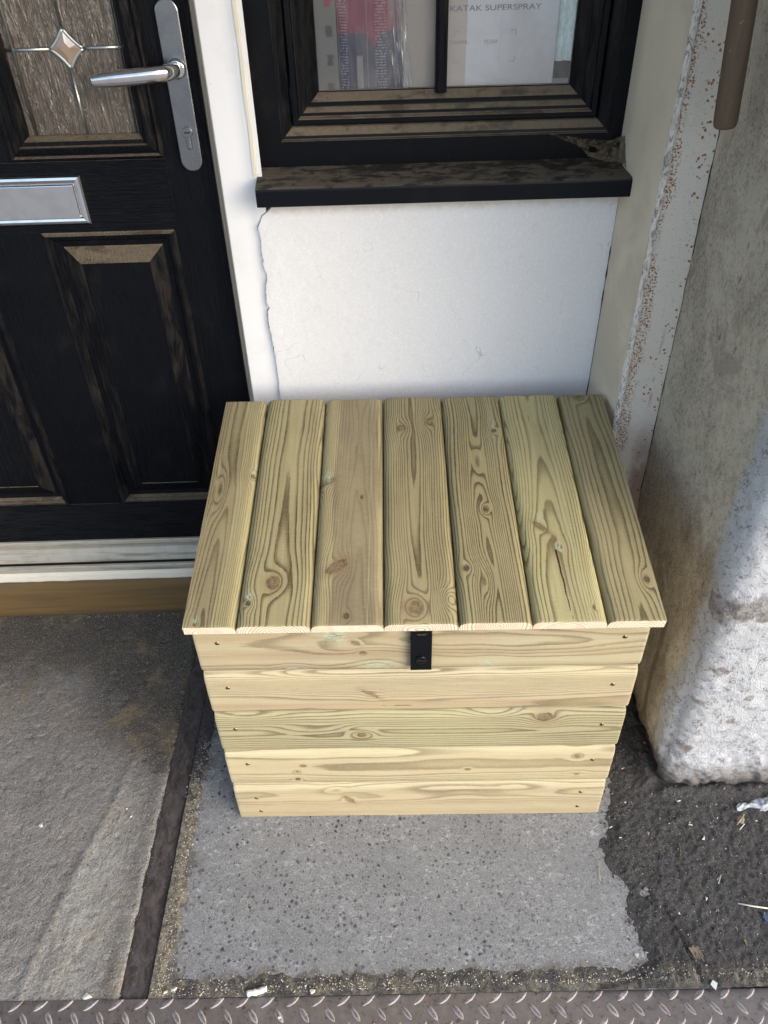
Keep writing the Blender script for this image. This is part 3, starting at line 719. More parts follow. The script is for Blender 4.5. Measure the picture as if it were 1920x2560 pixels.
# soil and grit creeping over the slab edges
lA, lB = gp(1655, 2275), gp(1745, 2440)
def soil_d(X, Y):
    n = 0.012 * fbm(X * 24, Y * 24, seed=41) + 0.009 * fbm(X * 110, Y * 110, seed=42, oc=3)
    dR = X - np.interp(Y, YB, XB); dF = 0.5215 + 0.006 * fbm(X * 11, seed=44) - Y
    dL = -0.397 - X
    return np.maximum(np.maximum(dR + n, dF + n * 0.9), dL + n * 0.8), dR
def soil_h(X, Y):
    d, dR = soil_d(X, Y)
    right = ss(dR, 0, 0.03)
    h = np.clip(d * 0.22, -0.004, 0.0008 + 0.0040 * right)
    h += (0.0012 + 0.0010 * right) * fbm(X * 40, Y * 40, seed=45, oc=2) + (0.0008 + 0.0016 * right) * vnoise(X * 190, Y * 190, seed=46) * ss(d, -0.004, 0.01)
    t = np.array([lB[0] - lA[0], lB[1] - lA[1]]); L = np.linalg.norm(t); t /= L
    al = (X - lA[0]) * t[0] + (Y - lA[1]) * t[1]; ac = (X - lA[0]) * -t[1] + (Y - lA[1]) * t[0]
    led = ss(al, -0.03, 0.0) * ss(L + 0.01 - al, 0, 0.02)
    h += led * (0.006 * np.exp(-np.clip(-ac, 0, 1) / 0.03) * (ac < 0) - 0.004 * np.exp(-(ac / 0.006) ** 2) * (ac >= 0))
    h += 0.009 * (np.exp(-((Y - 0.846 - 0.008 * fbm(X * 30, seed=48)) / 0.013) ** 2) * ss(X, 0.53, 0.56) + np.exp(-((X - 0.528 - 0.1 * (Y - 0.86) - 0.008 * fbm(Y * 30, seed=49)) / 0.013) ** 2) * ss(Y, 0.84, 0.87)) * (1 + 0.6 * fbm(X * 50, Y * 50, seed=50))
    # little hole
    hc = gp(1612, 2235)
    h -= 0.010 * np.exp(-(((X - hc[0]) / 0.010) ** 2 + ((Y - hc[1]) / 0.008) ** 2))
    return 0.0018 + h
def soil_a(X, Y):
    d, dR = soil_d(X, Y)
    sand = np.where(X < 0.33, 1.0, 0.0) * ss(0.37 - X, 0, 0.1)
    sand = np.clip(sand * np.where(Y < 0.56, 1, 1) + 0.55 * ss(0.545 - Y, 0, 0.03), 0, 1)
    sand = np.where(X < -0.385, 0.95 * (1 - ss(Y, 0.8, 1.05)), sand)
    sand = np.where((X > -0.385) & (X < 0.33), 0.55, sand)
    sand = sand * np.clip(0.9 + 0.6 * fbm(X * 60, Y * 60, seed=47, oc=3), 0, 1.2) * np.where((Y < 0.56) & (X > -0.38), 0.9, 0.9)
    return dict(sand=np.clip(sand, 0, 1))
height_grid('soil', -0.4225, 1.5, 0.495, 1.40, 0.0033, soil_h, SOIL, soil_a)

# chequer plate: base sheet plus raised lens-shaped lugs
def chequer_plate():
    V = []; F = []; lug = []
    x0, x1, y0, y1, zt, zb = -2.2, 2.2, -0.35, 0.4908, 0.0015, -0.028
    nx = 90
    base = [(x0 + (x1 - x0) * i / nx, y) for i in range(nx + 1) for y in (y0, y1)]
    for x, y in base: V.append((x, y, zt + 0.0006 * math.sin(x * 9))); lug.append(0)
    for i in range(nx): F.append((2 * i, 2 * i + 2, 2 * i + 3, 2 * i + 1))
    # back edge
    b0 = len(V)
    for i in range(nx + 1):
        V.append((base[2 * i][0], y1, zb)); lug.append(0)
    for i in range(nx): F.append((2 * i + 1, 2 * i + 3, b0 + i + 1, b0 + i))
    sp = 0.0425; row = 0.0206
    rng = random.Random(3)
    for r in range(0, 14):
        yc = 0.4840 - r * row
        for k in range(-26, 27):
            xc = -0.655 + k * sp + (0.0205 if r % 2 else 0.0) + 0.6
            if abs(xc) > 1.1 or yc < -0.3: continue
            an = R(38) if r % 2 == 0 else R(-52)
            an += R(rng.uniform(-2, 2))
            L, W, H = 0.0145 * rng.uniform(0.92, 1.04), 0.0050 * rng.uniform(0.9, 1.08), 0.0017 * rng.uniform(0.75, 1.05)
            ca, sa = math.cos(an), math.sin(an)
            base_i = len(V)
            nt, nw = 11, 7
            for a in range(nt):
                t = -1 + 2 * a / (nt - 1)
                wd = W * (1 - t * t) ** 0.8 + 0.00005
                for b in range(nw):
                    s = -1 + 2 * b / (nw - 1)
                    lx, ly = L * t, wd * s
                    hz = H * (1 - s ** 4) * min(1, (1 - abs(t)) * 3.2)
                    px_, py_ = xc + lx * ca - ly * sa, yc + lx * sa + ly * ca
                    V.append((px_, min(py_, y1), zt + 0.0006 * math.sin(px_ * 9) + hz - (0.0004 if abs(s) == 1 or abs(t) == 1 else 0)))
                    lug.append(1.0 if abs(s) < 0.6 and abs(t) < 0.9 else 0.0)
            for a in range(nt - 1):
                for b in range(nw - 1):
                    i = base_i + a * nw + b
                    F.append((i, i + nw, i + nw + 1, i + 1))
    me = np_mesh('chequer_plate', V, F, True, dict(lug=lug))
    o = link('chequer_plate', me, PLATE)
    tag(o, 'worn steel chequer plate with raised diamond lugs across the bottom edge', 'steel plate')
    o.rotation_euler = (0, 0, R(-0.665))
chequer_plate()

#@@WALL
# ------------------------------------------------------------------ window wall
YP = 1.385          # face of the white plaster
def plaster_panel():
    x1, zb, zt = 0.4297, 0.0, 1.032
    nz, nx = 520, 150
    zs = np.linspace(zb, zt, nz)
    edge = np.interp(zs, [0, 0.35, 0.6346, 0.7218, 0.80, 0.84, 0.88, 0.9324, 0.985, 1.003, 1.012, 1.032],
                     [-0.205, -0.208, -0.206, -0.2045, -0.2095, -0.2085, -0.207, -0.2068, -0.207, -0.198, -0.186, -0.165])
    edge = edge + 0.0014 * fbm(zs * 160, seed=51, oc=4) + 0.0006 * fbm(zs * 30, seed=52, oc=2)
    for zc, wd, dp in ((0.893, 0.013, 0.0045), (0.832, 0.005, 0.0045), (0.955, 0.010, 0.002), (0.925, 0.004, 0.002)):
        edge = edge + dp * np.exp(-((zs - zc) / wd) ** 2)
    V = []
    T = np.linspace(0, 1, nx) ** 1.6
    X = edge[:, None] + (x1 - edge[:, None]) * T[None, :]
    Z = np.repeat(zs[:, None], nx, 1)
    dist = X - edge[:, None]
    Y = YP + 0.0006 * np.exp(-dist / 0.002) - 0.0006 * np.exp(-((dist - 0.02) / 0.018) ** 2) * (0.5 + 1.2 * fbm(X * 50, Z * 50, seed=53))
    Y += 0.0010 * fbm(X * 9, Z * 9, seed=54) + 0.0004 * fbm(X * 60, Z * 60, seed=55)
    V = np.stack([X, Y, Z], -1)
    # broken edge going back
    back = V[:, 0:1, :].copy(); back[..., 1] += 0.010; back[..., 0] -= (0.0022 + 0.0022 * fbm(zs * 70, seed=57, oc=3))[:, None]
    V = np.concatenate([back, V], 1).reshape(-1, 3)
    f = grid_faces(nz, nx + 1)
    mi = np.zeros((nz - 1, nx), dtype=int); mi[:, 0] = 1
    me = np_mesh('plaster_panel', V, f[:, ::-1].copy(), True, midx=mi.ravel())
    o = link('plaster_panel', me, [PLASTER, EDGEM.m])
    return tag(o, 'white plastered wall panel with ragged left edge below the black window sill', 'wall')
plaster_panel()
# masonry behind the plaster and round the openings
hw = holed_plate('house_wall', [-3.5, -1.12, -0.196, 0.46, 3.0], [-0.02, 1.02, 1.955, 2.06, 2.6],
            [(-1.12, -0.03, -0.196, 2.06), (-0.196, 1.02, 0.46, 1.955)], 1.4025, 1.62, MORTAR)
tag(hw, 'rough brown mortar wall edge showing behind the broken white plaster', 'wall')

# door frame (white)
dfm = empty('door_frame', (-0.65, 1.40, 0))
tag(dfm, 'white plastic door frame post between black door and window', 'door frame')
def child(o, parent):
    o.parent = parent; o.matrix_parent_inverse = Matrix.Translation(-Vector(parent.location)); return o
def jamb():
    # plan profile of the post swept up; front rounds back softly on its right
    P = [(-0.2790, 1.4345), (-0.2745, 1.4310), (-0.2635, 1.3965), (-0.2615, 1.3950)]
    P2 = [(-0.2560, 1.3942), (-0.2300, 1.3945), (-0.2180, 1.3948), (-0.2110, 1.3925), (-0.2060, 1.3905), (-0.190, 1.3900)]
    z0, z1 = 0.10, 2.05
    for nm, pts, mt in (('seal_strip', P, BEAD), ('post', P[3:] + P2, UPVC)):
        V = []; F = []
        nzz = 40
        for i in range(nzz + 1):
            z = z0 + (z1 - z0) * i / nzz
            V += [(x, y, z) for x, y in pts]
        n = len(pts)
        for i in range(nzz):
            for k in range(n - 1): F.append((i * n + k, i * n + k + 1, (i + 1) * n + k + 1, (i + 1) * n + k))
        me = np_mesh(nm, V, F, nm == 'post'); child(link(nm, me, mt), dfm)
    V = [(x + 0, y, z) for z in (z0, z1) for (x, y) in [(-1.071, 1.4345), (-1.088, 1.395), (-1.122, 1.395)]]
    me = np_mesh('post', V, [(0, 3, 4, 1), (1, 4, 5, 2)], False); child(link('post', me, UPVC), dfm)
    child(box('head', (-1.122, 1.395, 2.0, -0.2, 1.46, 2.06), UPVC), dfm)
jamb()
# narrow white cover trim beside the window, chipped at its foot
def cover_trim():
    V = []; F = []
    pts = [(-0.2058, 1.405), (-0.2052, 1.3905), (-0.2040, 1.3880), (-0.1990, 1.3872), (-0.1965, 1.3890), (-0.1955, 1.4275)]
    zs = np.linspace(1.0705, 1.99, 60); n = len(pts)
    for i, z in enumerate(zs):
        for j, (x, y) in enumerate(pts):
            zz = z + (0.004 * math.sin(j * 2.1) if i == 0 else 0)
            V.append((x + 0.0005 * math.sin(z * 60 + j), y, zz))
    for i in range(len(zs) - 1):
        for k in range(n - 1): F.append((i * n + k, i * n + k + 1, (i + 1) * n + k + 1, (i + 1) * n + k))
    o = link('cover_trim', np_mesh('cover_trim', V, F, False), UPVC_DIRTY)
    tag(o, 'narrow white trim strip with chipped foot along the left window edge', 'trim')
cover_trim()
# dark sealant bead between post and trim
tube('seal', [(-0.2065 + 0.0008 * math.sin(z * 40), 1.3975, z) for z in np.linspace(1.06, 1.98, 50)], 0.0017, MORTAR, None, 8)
sl = bpy.data.objects['seal']; sl.name = 'sealant_bead'; tag(sl, 'thin brown cracked sealant line between white door post and window trim', 'sealant')

# ------------------------------------------------------------------ window
WX0, WX1, WZ0, WZ1 = -0.1955, 0.4465, 1.0735, 1.95
win = empty('window', (0.125, 1.425, WZ0))
tag(win, 'black framed window with dusty mouldings and a central glazing bar', 'window')
prof_outer = [(0.0, 0.03), (0.0, 0.0), (0.0400, 0.0), (0.0405, 0.0030), (0.0425, 0.0035), (0.0432, 0.0048), (0.0478, 0.0055), (0.0500, 0.0075),
              (0.0585, 0.0150), (0.0600, 0.0200), (0.0602, 0.045)]
child(frame_sweep('outer_frame', prof_outer, (WX0, WZ0, WX1, WZ1), 1.425, FRAME_BLACK), win)
so_ = 0.0632
prof_sash = [(0.0, 0.045), (0.0, 0.0125), (0.0010, 0.0112), (0.0080, 0.0112), (0.0092, 0.0125), (0.0105, 0.0185), (0.0122, 0.0192), (0.0170, 0.0196), (0.0182, 0.0205),
             (0.0232, 0.0270), (0.0240, 0.0300), (0.0252, 0.0302), (0.0310, 0.0304), (0.0318, 0.0318), (0.0350, 0.0345), (0.0420, 0.0425), (0.0432, 0.0440), (0.0450, 0.0441), (0.0450, 0.055)]
SR = (WX0 + so_ , WZ0 + so_, WX1 - so_, WZ1 - so_)
child(frame_sweep('sash', prof_sash, SR, 1.425, FRAME_BLACK), win)
GX0, GX1, GZ0, GZ1 = SR[0] + 0.0448, SR[2] - 0.0448, SR[1] + 0.0448, SR[3] - 0.0448
me = bpy.data.meshes.new('pane')
yg = 1.4695
me.from_pydata([(GX0, yg, GZ0), (GX1, yg, GZ0), (GX1, yg, GZ1), (GX0, yg, GZ1)], [], [(0, 1, 2, 3)]); me.update()
child(link('pane', me, GLASS), win)
def glazing_bar():
    pts = [(-0.0102, 0.0445), (-0.0100, 0.0385), (-0.0070, 0.0378), (-0.0058, 0.0345), (-0.0032, 0.0335), (0.0032, 0.0335), (0.0058, 0.0345), (0.0070, 0.0378), (0.0100, 0.0385), (0.0102, 0.0445)]
    bx = 0.1195
    V = []; F = []; n = len(pts)
    for z in (GZ0 - 0.006, GZ1 + 0.002): V += [(bx + a, 1.4235 + b, z) for a, b in pts]
    for k in range(n - 1): F.append((k, k + 1, n + k + 1, n + k))
    F.append(tuple(range(n)))
    child(link('glazing_bar', np_mesh('glazing_bar', V, F, False), FRAME_BLACK), win)
glazing_bar()
# sill
def sill():
    prof = [(1.4245, 1.0735), (1.352, 1.0622), (1.3475, 1.0612), (1.3452, 1.0590), (1.3445, 1.0560), (1.3445, 1.0315), (1.3455, 1.0302), (1.3480, 1.0300), (1.3480, 1.0335), (1.4245, 1.0400)]
    V = []; F = []; n = len(prof)
    xs = np.linspace(-0.1985, 0.4365, 60)
    for x in xs: V += [(x, y, z) for y, z in prof]
    for i in range(len(xs) - 1):
        for k in range(n):
            F.append((i * n + k, i * n + (k + 1) % n, (i + 1) * n + (k + 1) % n, (i + 1) * n + k))
    F.append(tuple(range(n))); F.append(tuple((len(xs) - 1) * n + k for k in range(n))[::-1])
    me = np_mesh('sill', V, F, False); child(link('sill', me, SILL), win)
sill()

# things inside, behind the glass
def inside():
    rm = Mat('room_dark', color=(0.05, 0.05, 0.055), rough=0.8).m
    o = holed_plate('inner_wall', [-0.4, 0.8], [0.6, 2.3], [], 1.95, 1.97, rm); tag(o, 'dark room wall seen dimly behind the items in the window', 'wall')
    o = box('inner_ledge', (-0.19, 1.4705, 1.125, 0.44, 1.70, 1.150), simple('ledge_white', (0.55, 0.53, 0.5), 0.6)); tag(o, 'indoor window ledge just behind the glass', 'ledge')
    # grey card with dark blots
    m = Mat('grey_card'); p = m.pos(); x, y, z = m.xyz(p)
    bl = m.math('MULTIPLY', m.sm(m.math('ABSOLUTE', m.math('ADD', x, m.math('ADD', 0.0655, m.math('MULTIPLY', m.math('SUBTRACT', m.noise(p, 130, 2), 0.5), 0.008)))), 0.003, 0.0075, 1.0, 0.0),
                m.sm(m.math('SINE', m.math('MULTIPLY', z, 150.0)), 0.1, 0.6))
    c = m.mix(bl, (0.15, 0.155, 0.155), m.mix(m.sm(z, 1.27, 1.285), (0.035, 0.03, 0.045), (0.28, 0.015, 0.06)))
    m.set('color', c); m.set('rough', 0.7)
    o = box('grey_carton', (-0.095, 1.479, 1.151, -0.0525, 1.56, 1.50), m.m); tag(o, 'dark grey carton with a column of blots behind the left glass', 'carton')
    # crimson and navy film packet, bulging
    m = Mat('printed_film'); p = m.pos(); x, y, z = m.xyz(p); u = m.attr('pu')
    zz = m.math('ADD', z, m.math('MULTIPLY', m.math('SUBTRACT', m.noise(p, 30, 2), 0.5), 0.012))
    top = m.sm(m.math('ADD', zz, m.math('MULTIPLY', m.sm(m.math('ABSOLUTE', m.math('SUBTRACT', u, 0.55)), 0.0, 0.12, 0.022, 0.0), 1.0)), 1.262, 1.266)
    c = m.mix(top, (0.014, 0.020, 0.080), (0.22, 0.010, 0.070))
    cols = m.math('MAXIMUM', m.sm(m.math('ABSOLUTE', m.math('SUBTRACT', u, 0.09)), 0.05, 0.065, 1.0, 0.0), m.sm(m.math('ABSOLUTE', m.math('SUBTRACT', u, 0.66)), 0.08, 0.10, 1.0, 0.0))
    br = m.n('TexNoise', {'Vector': m.scale(p, (150, 150, 1)), 'Scale': 1.0, 'Detail': 1.0}).outputs['Fac']
    ln = m.math('GREATER_THAN', m.math('SINE', m.math('MULTIPLY', z, 1500.0)), 0.1)
    tx = m.math('MULTIPLY', m.math('MULTIPLY', cols, ln), m.sm(m.noise(m.scale(p, (420, 1, 240)), 1.0, 1), 0.44, 0.52))
    c = m.mix(m.math('MULTIPLY', tx, 0.5), c, (0.5, 0.5, 0.58))
    g = m.sm(m.math('ABSOLUTE', m.math('SUBTRACT', u, 0.45)), 0.006, 0.012, 1.0, 0.0)
    c = m.mix(m.math('MULTIPLY', g, 0.7), c, (0.26, 0.20, 0.17))
    pk = m.math('MULTIPLY', m.sm(m.math('ABSOLUTE', m.math('SUBTRACT', u, 0.33)), 0.045, 0.05, 1.0, 0.0), m.sm(z, 1.228, 1.232, 1.0, 0.0))
    c = m.mix(pk, c, (0.25, 0.235, 0.24))
    m.set('color', c); m.set('rough', 0.25); m.set('coat', 0.7); m.set('normal', m.bump(m.noise(m.scale(p, (60, 60, 18)), 1.0, 3, 0.5, 1.0), 0.5, 0.006))
    nu, nz = 60, 40
    U, Z = np.meshgrid(np.linspace(0, 1, nu), np.linspace(1.151, 1.48, nz), indexing='ij')
    X = -0.0515 + U * 0.108; Y = 1.490 - 0.010 * np.sin(U * math.pi) + 0.003 * fbm(U * 9, Z * 20, seed=61)
    V = np.stack([X, Y, Z], -1).reshape(-1, 3); Vb = V.copy(); Vb[:, 1] = 1.535
    f = grid_faces(nu, nz)
    V2 = np.concatenate([V, Vb]); ff = np.concatenate([f, f[:, ::-1] + len(V)])
    rim = [i * nz for i in range(nu)] + [(nu - 1) * nz + j for j in range(1, nz)] + [i * nz + nz - 1 for i in range(nu - 2, -1, -1)] + [j for j in range(nz - 2, 0, -1)]
    rf = np.array([(rim[k], rim[(k + 1) % len(rim)], rim[(k + 1) % len(rim)] + len(V), rim[k] + len(V)) for k in range(len(rim))])
    me = np_mesh('printed_packet', V2, np.concatenate([ff, rf]), True, dict(pu=np.concatenate([U.ravel(), U.ravel()])))
    o = link('printed_packet', me, m.m); tag(o, 'crimson and navy printed film packet standing behind the left glass', 'packet')
    # clear wrap folded at the packet's foot
    m = Mat('clear_wrap'); p = m.pos()
    tr = m.n('BsdfTransparent'); gl = m.n('BsdfGlossy', {'Roughness': 0.15}); df = m.n('BsdfDiffuse', {'Color': (0.6, 0.66, 0.74)})
    a = m.n('MixShader', {0: 0.5}); m.put(a.inputs[1], gl.outputs[0]); m.put(a.inputs[2], df.outputs[0])
    b = m.n('MixShader'); m.put(b.inputs[0], m.sm(m.noise(m.scale(p, (110, 110, 14)), 1.0, 3, 0.6, 1.0), 0.42, 0.66, 0.08, 0.7)); m.put(b.inputs[1], tr.outputs[0]); m.put(b.inputs[2], a.outputs[0])
    m.t.links.new(b.outputs[0], m.out.inputs[0])
    U, Z = np.meshgrid(np.linspace(0, 1, 40), np.linspace(1.151, 1.46, 50), indexing='ij')
    k = (1.46 - Z) / 0.31
    X = 0.030 + 0.030 * U + 0.012 * k ** 3 * 1.5; Y = 1.4785 + 0.004 * fbm(U * 12, Z * 25, seed=63) + 0.003 * np.sin(U * 9)
    me = np_mesh('clear_wrap', np.stack([X, Y, Z], -1).reshape(-1, 3), grid_faces(40, 50), True)
    o = link('plastic_wrap', me, m.m); tag(o, 'creased clear plastic wrap beside the crimson and navy packet', 'plastic wrap')
    # plain carton
    cb = Mat('carton_board'); p = cb.pos(); n = cb.noise(cb.scale(p, (6, 6, 6)), 1.0, 4)
    c = cb.mix(n, (0.34, 0.30, 0.28), (0.42, 0.38, 0.355))
    sp = cb.math('MULTIPLY', cb.sm(cb.voro(p, 130), 0.05, 0.10, 1.0, 0.0), cb.sm(cb.noise(p, 31, 2), 0.55, 0.62))
    c = cb.mix(cb.math('MULTIPLY', sp, 0.5), c, (0.15, 0.12, 0.10)); cb.set('color', c); cb.set('rough', 0.75)
    o = box('plain_carton', (0.0570, 1.486, 1.151, 0.1180, 1.56, 1.47), cb.m, None, 0.002); tag(o, 'plain pale carton left of the glazing bar inside the window', 'carton')
    # white printed carton
    wb = Mat('white_carton'); p = wb.pos(); x, y, z = wb.xyz(p)
    n = wb.noise(p, 16, 4)
    c = wb.mix(n, (0.62, 0.62, 0.66), (0.74, 0.74, 0.77))
    c = wb.mix(wb.sm(x, 0.1615, 0.1625, 1.0, 0.0), c, (0.55, 0.48, 0.45))
    c = wb.mix(wb.math('MULTIPLY', wb.sm(wb.math('ABSOLUTE', wb.math('SUBTRACT', x, 0.2185)), 0.0002, 0.0006, 1.0, 0.0), 0.4), c, (0.45, 0.38, 0.36))
    sp = wb.math('MULTIPLY', wb.sm(wb.voro(p, 110), 0.05, 0.10, 1.0, 0.0), wb.sm(wb.noise(p, 27, 2), 0.55, 0.62))
    c = wb.mix(wb.math('MULTIPLY', sp, 0.6), c, (0.15, 0.13, 0.14)); wb.set('color', c); wb.set('rough', 0.45)
    wb.set('normal', wb.bump(wb.noise(p, 9, 3, 0.5, 1.0), 0.5, 0.01))
    bx = box('white_carton', (0.1225, 1.481, 1.151, 0.3120, 1.60, 1.47), wb.m, None, 0.002)
    tag(bx, 'white carton with grey block lettering behind the right glass', 'carton')
    ink = simple('grey_ink', (0.23, 0.22, 0.24), 0.7); ink2 = simple('faint_ink', (0.42, 0.38, 0.38), 0.7)
    def text(s, x, z, size, mat, w_=1.0):
        cu = bpy.data.curves.new('printed_text', 'FONT'); cu.body = s; cu.size = size; cu.extrude = 0.0002
        o = bpy.data.objects.new('tmp', cu); COL.objects.link(o)
        dg = bpy.context.evaluated_depsgraph_get(); me = bpy.data.meshes.new_from_object(o.evaluated_get(dg)); bpy.data.objects.remove(o)
        t = link('printed_text', me, mat, bx); t.location = (x, 1.4805, z); t.rotation_euler = (R(90), 0, 0); t.scale = (w_, 1, 1)
    text('KATAK SUPERSPRAY', 0.1325, 1.2892, 0.0112, ink, 1.46)
    text('2X500ML', 0.1335, 1.2428, 0.0080, ink2, 1.0)
    text('YE2SA', 0.1900, 1.2428, 0.0080, ink2, 1.12)
    for (x, z, sx, sz) in ((0.1420, 1.2620, 1, -1), (0.2440, 1.2620, -1, -1), (0.1420, 1.2160, 1, 1), (0.2440, 1.2160, -1, 1)):
        bm = bmesh.new(); L = 0.009; t = 0.0009
        box_bm(bm, min(x, x + sx * L), 1.4803, min(z, z + sz * t), max(x, x + sx * L), 1.4809, max(z, z + sz * t))
        box_bm(bm, min(x, x + sx * t), 1.4803, min(z + sz * t, z + sz * L), max(x, x + sx * t), 1.4809, max(z + sz * t, z + sz * L))
        bm_obj('corner_mark', bm, ink2, bx)
    # pale netting at the far right
    nm = Mat('net_curtain'); p = nm.pos()
    nm.set('color', nm.mix(nm.sm(nm.noise(nm.scale(p, (300, 300, 120)), 1.0, 3), 0.4, 0.6), (0.62, 0.80, 0.80), (0.86, 0.93, 0.93))); nm.set('rough', 0.8)
    nu, nz = 30, 60
    U, Z = np.meshgrid(np.linspace(0.296, 0.42, nu), np.linspace(1.215, 1.93, nz), indexing='ij')
    Y = 1.478 + 0.004 * np.sin(U * 330) + 0.003 * fbm(U * 40, Z * 15, seed=66) + 0.13 * (U < 0.3125)
    Z = Z - 0.0 * U
    me = np_mesh('net_curtain', np.stack([U, Y, Z], -1).reshape(-1, 3), grid_faces(nu, nz), True)
    o = link('net_curtain', me, nm.m); tag(o, 'pale folded net curtain between white carton and right sash', 'curtain')
inside()

# cobweb in the sill corner
def cobweb():
    m = Mat('dusty_web'); p = m.pos(); e = m.attr('rim')
    n = m.noise(p, 70, 5, 0.7, 0.8)
    df = m.n('BsdfDiffuse', {'Color': m.mix(n, (0.07, 0.056, 0.036), (0.16, 0.132, 0.088))}); tr = m.n('BsdfTransparent')
    al = m.math('MULTIPLY', m.sm(n, 0.36, 0.60, 0.15, 0.85), m.sm(e, 0.0, 0.12))
    b = m.n('MixShader'); m.put(b.inputs[0], al); m.put(b.inputs[1], tr.outputs[0]); m.put(b.inputs[2], df.outputs[0])
    m.t.links.new(b.outputs[0], m.out.inputs[0])
    # upper edge runs along the frame, lower edge sags to the sill
    up = [(0.300, 1.4235, 1.1165), (0.345, 1.4225, 1.1090), (0.385, 1.4210, 1.1045), (0.410, 1.4190, 1.1040), (0.425, 1.414, 1.1110), (0.4340, 1.398, 1.1140)]
    lo = [(0.301, 1.4230, 1.1155), (0.350, 1.4100, 1.0985), (0.372, 1.4000, 1.0815), (0.400, 1.3930, 1.0735), (0.425, 1.388, 1.0720), (0.4345, 1.368, 1.0640)]
    ts = np.linspace(0, 5, 61)
    U = np.array([[np.interp(t, range(6), [q[k] for q in up]) for k in range(3)] for t in ts]); L = np.array([[np.interp(t, range(6), [q[k] for q in lo]) for k in range(3)] for t in ts])
    nv = 26; V = []; rim = []
    for i in range(61):
        for j in range(nv):
            s = j / (nv - 1); q = U[i] * (1 - s) + L[i] * s
            q = q + np.array([0, -0.006 * math.sin(s * math.pi) * math.sin(i / 60 * math.pi), 0.003 * math.sin(s * math.pi) * math.sin(i * 0.5)])
            q = q + 0.0015 * np.array([0, float(fbm(i * 0.3, j * 0.3, seed=70)), float(fbm(i * 0.4, j * 0.4, seed=71))])
            V.append(q); rim.append(min(s, 1 - s) * 2)
    F = []
    for i in range(60):
        for j in range(nv - 1):
            c = V[i * nv + j]
            if ((c[0] - 0.3755) / 0.0075) ** 2 + ((c[2] - 1.0925) / 0.0042) ** 2 < 1: continue
            F.append((i * nv + j, i * nv + j + 1, (i + 1) * nv + j + 1, (i + 1) * nv + j))
    o = link('cobweb', np_mesh('cobweb', V, F, True, dict(rim=rim)), m.m); tag(o, 'dusty brown cobweb slung across the right corner of the sill', 'cobweb')
cobweb()

# ------------------------------------------------------------------ reveal, steel post, pier
def wall_sweep(name, plan, zs, mat, thick=0.0, amp=0.0012, attrs=None, seed=80, parent=None, batter=None, sub=None, closed_back=None):
    """plan polyline (x,y) resampled, swept over zs with plaster-like unevenness"""
    P = np.array(plan, float); seg = np.linalg.norm(np.diff(P, axis=0), axis=1); s = np.concatenate([[0], np.cumsum(seg)])
    n = sub or int(s[-1] / 0.005) + 2
    t = np.linspace(0, s[-1], n); X = np.interp(t, s, P[:, 0]); Y = np.interp(t, s, P[:, 1])
    for _ in range(2 if len(plan) > 2 else 0):
        X[1:-1] = (X[:-2] + 2 * X[1:-1] + X[2:]) / 4; Y[1:-1] = (Y[:-2] + 2 * Y[1:-1] + Y[2:]) / 4
    dx = np.gradient(X); dy = np.gradient(Y); ln = np.hypot(dx, dy) + 1e-9; nx, ny = dy / ln, -dx / ln
    zs = np.asarray(zs)
    XX = np.repeat(X[:, None], len(zs), 1); YY = np.repeat(Y[:, None], len(zs), 1); ZZ = np.repeat(zs[None, :], n, 0)
    d = amp * (fbm(t[:, None] * 12 + 3, ZZ * 12, seed=seed) + 0.35 * fbm(t[:, None] * 60, ZZ * 60, seed=seed + 1))
    fade = np.clip(np.minimum(t, t[-1] - t) / 0.01, 0, 1)[:, None]
    XX = XX + nx[:, None] * d * fade; YY = YY + ny[:, None] * d * fade
    if batter is not None: XX, YY = batter(XX, YY, ZZ, t[:, None])
    a = {k: v(XX, YY, ZZ, t[:, None] / t[-1]).ravel() for k, v in (attrs or {}).items()}
    me = np_mesh(name, np.stack([XX, YY, ZZ], -1).reshape(-1, 3), grid_faces(n, len(zs), flip=True), True, a)
    return link(name, me, mat, parent)

zz = np.linspace(0, 2.25, 360)
rv = wall_sweep('window_reveal', [(0.4292, 1.4275), (0.4300, 1.385), (0.4492, 1.2535)], zz, CREAM_REVEAL, amp=0.0008, seed=82)
tag(rv, 'cream painted reveal wall beside the window and sill end', 'wall')
def rag(XX, YY, ZZ, t):
    k = 0.0012 * fbm(ZZ * 60, t * 300, seed=85, oc=3)
    return XX + k, YY + k * 0.6
ce = wall_sweep('corner_edge', [(0.4492, 1.2535), (0.4502, 1.2495), (0.4562, 1.2465), (0.4590, 1.2480)], np.linspace(0, 2.25, 900), CHIP, amp=0.0, seed=84, parent=rv, sub=14, batter=rag)

def bat(XX, YY, ZZ, t):
    k = t / t.max(); return XX + k * 0.016 * (1.15 - ZZ), YY
sp_ = wall_sweep('steel_post', [(0.4590, 1.2495), (0.5165, 1.2330)], zz, RUST, amp=0.0003, seed=86, batter=bat,
                 attrs=dict(edge=lambda X, Y, Z, t: 1.0 - 2.6 * t + 0 * Z + 0.25 * (Z < 0.95)))
tag(sp_, 'grey painted steel post speckled with orange rust', 'post')

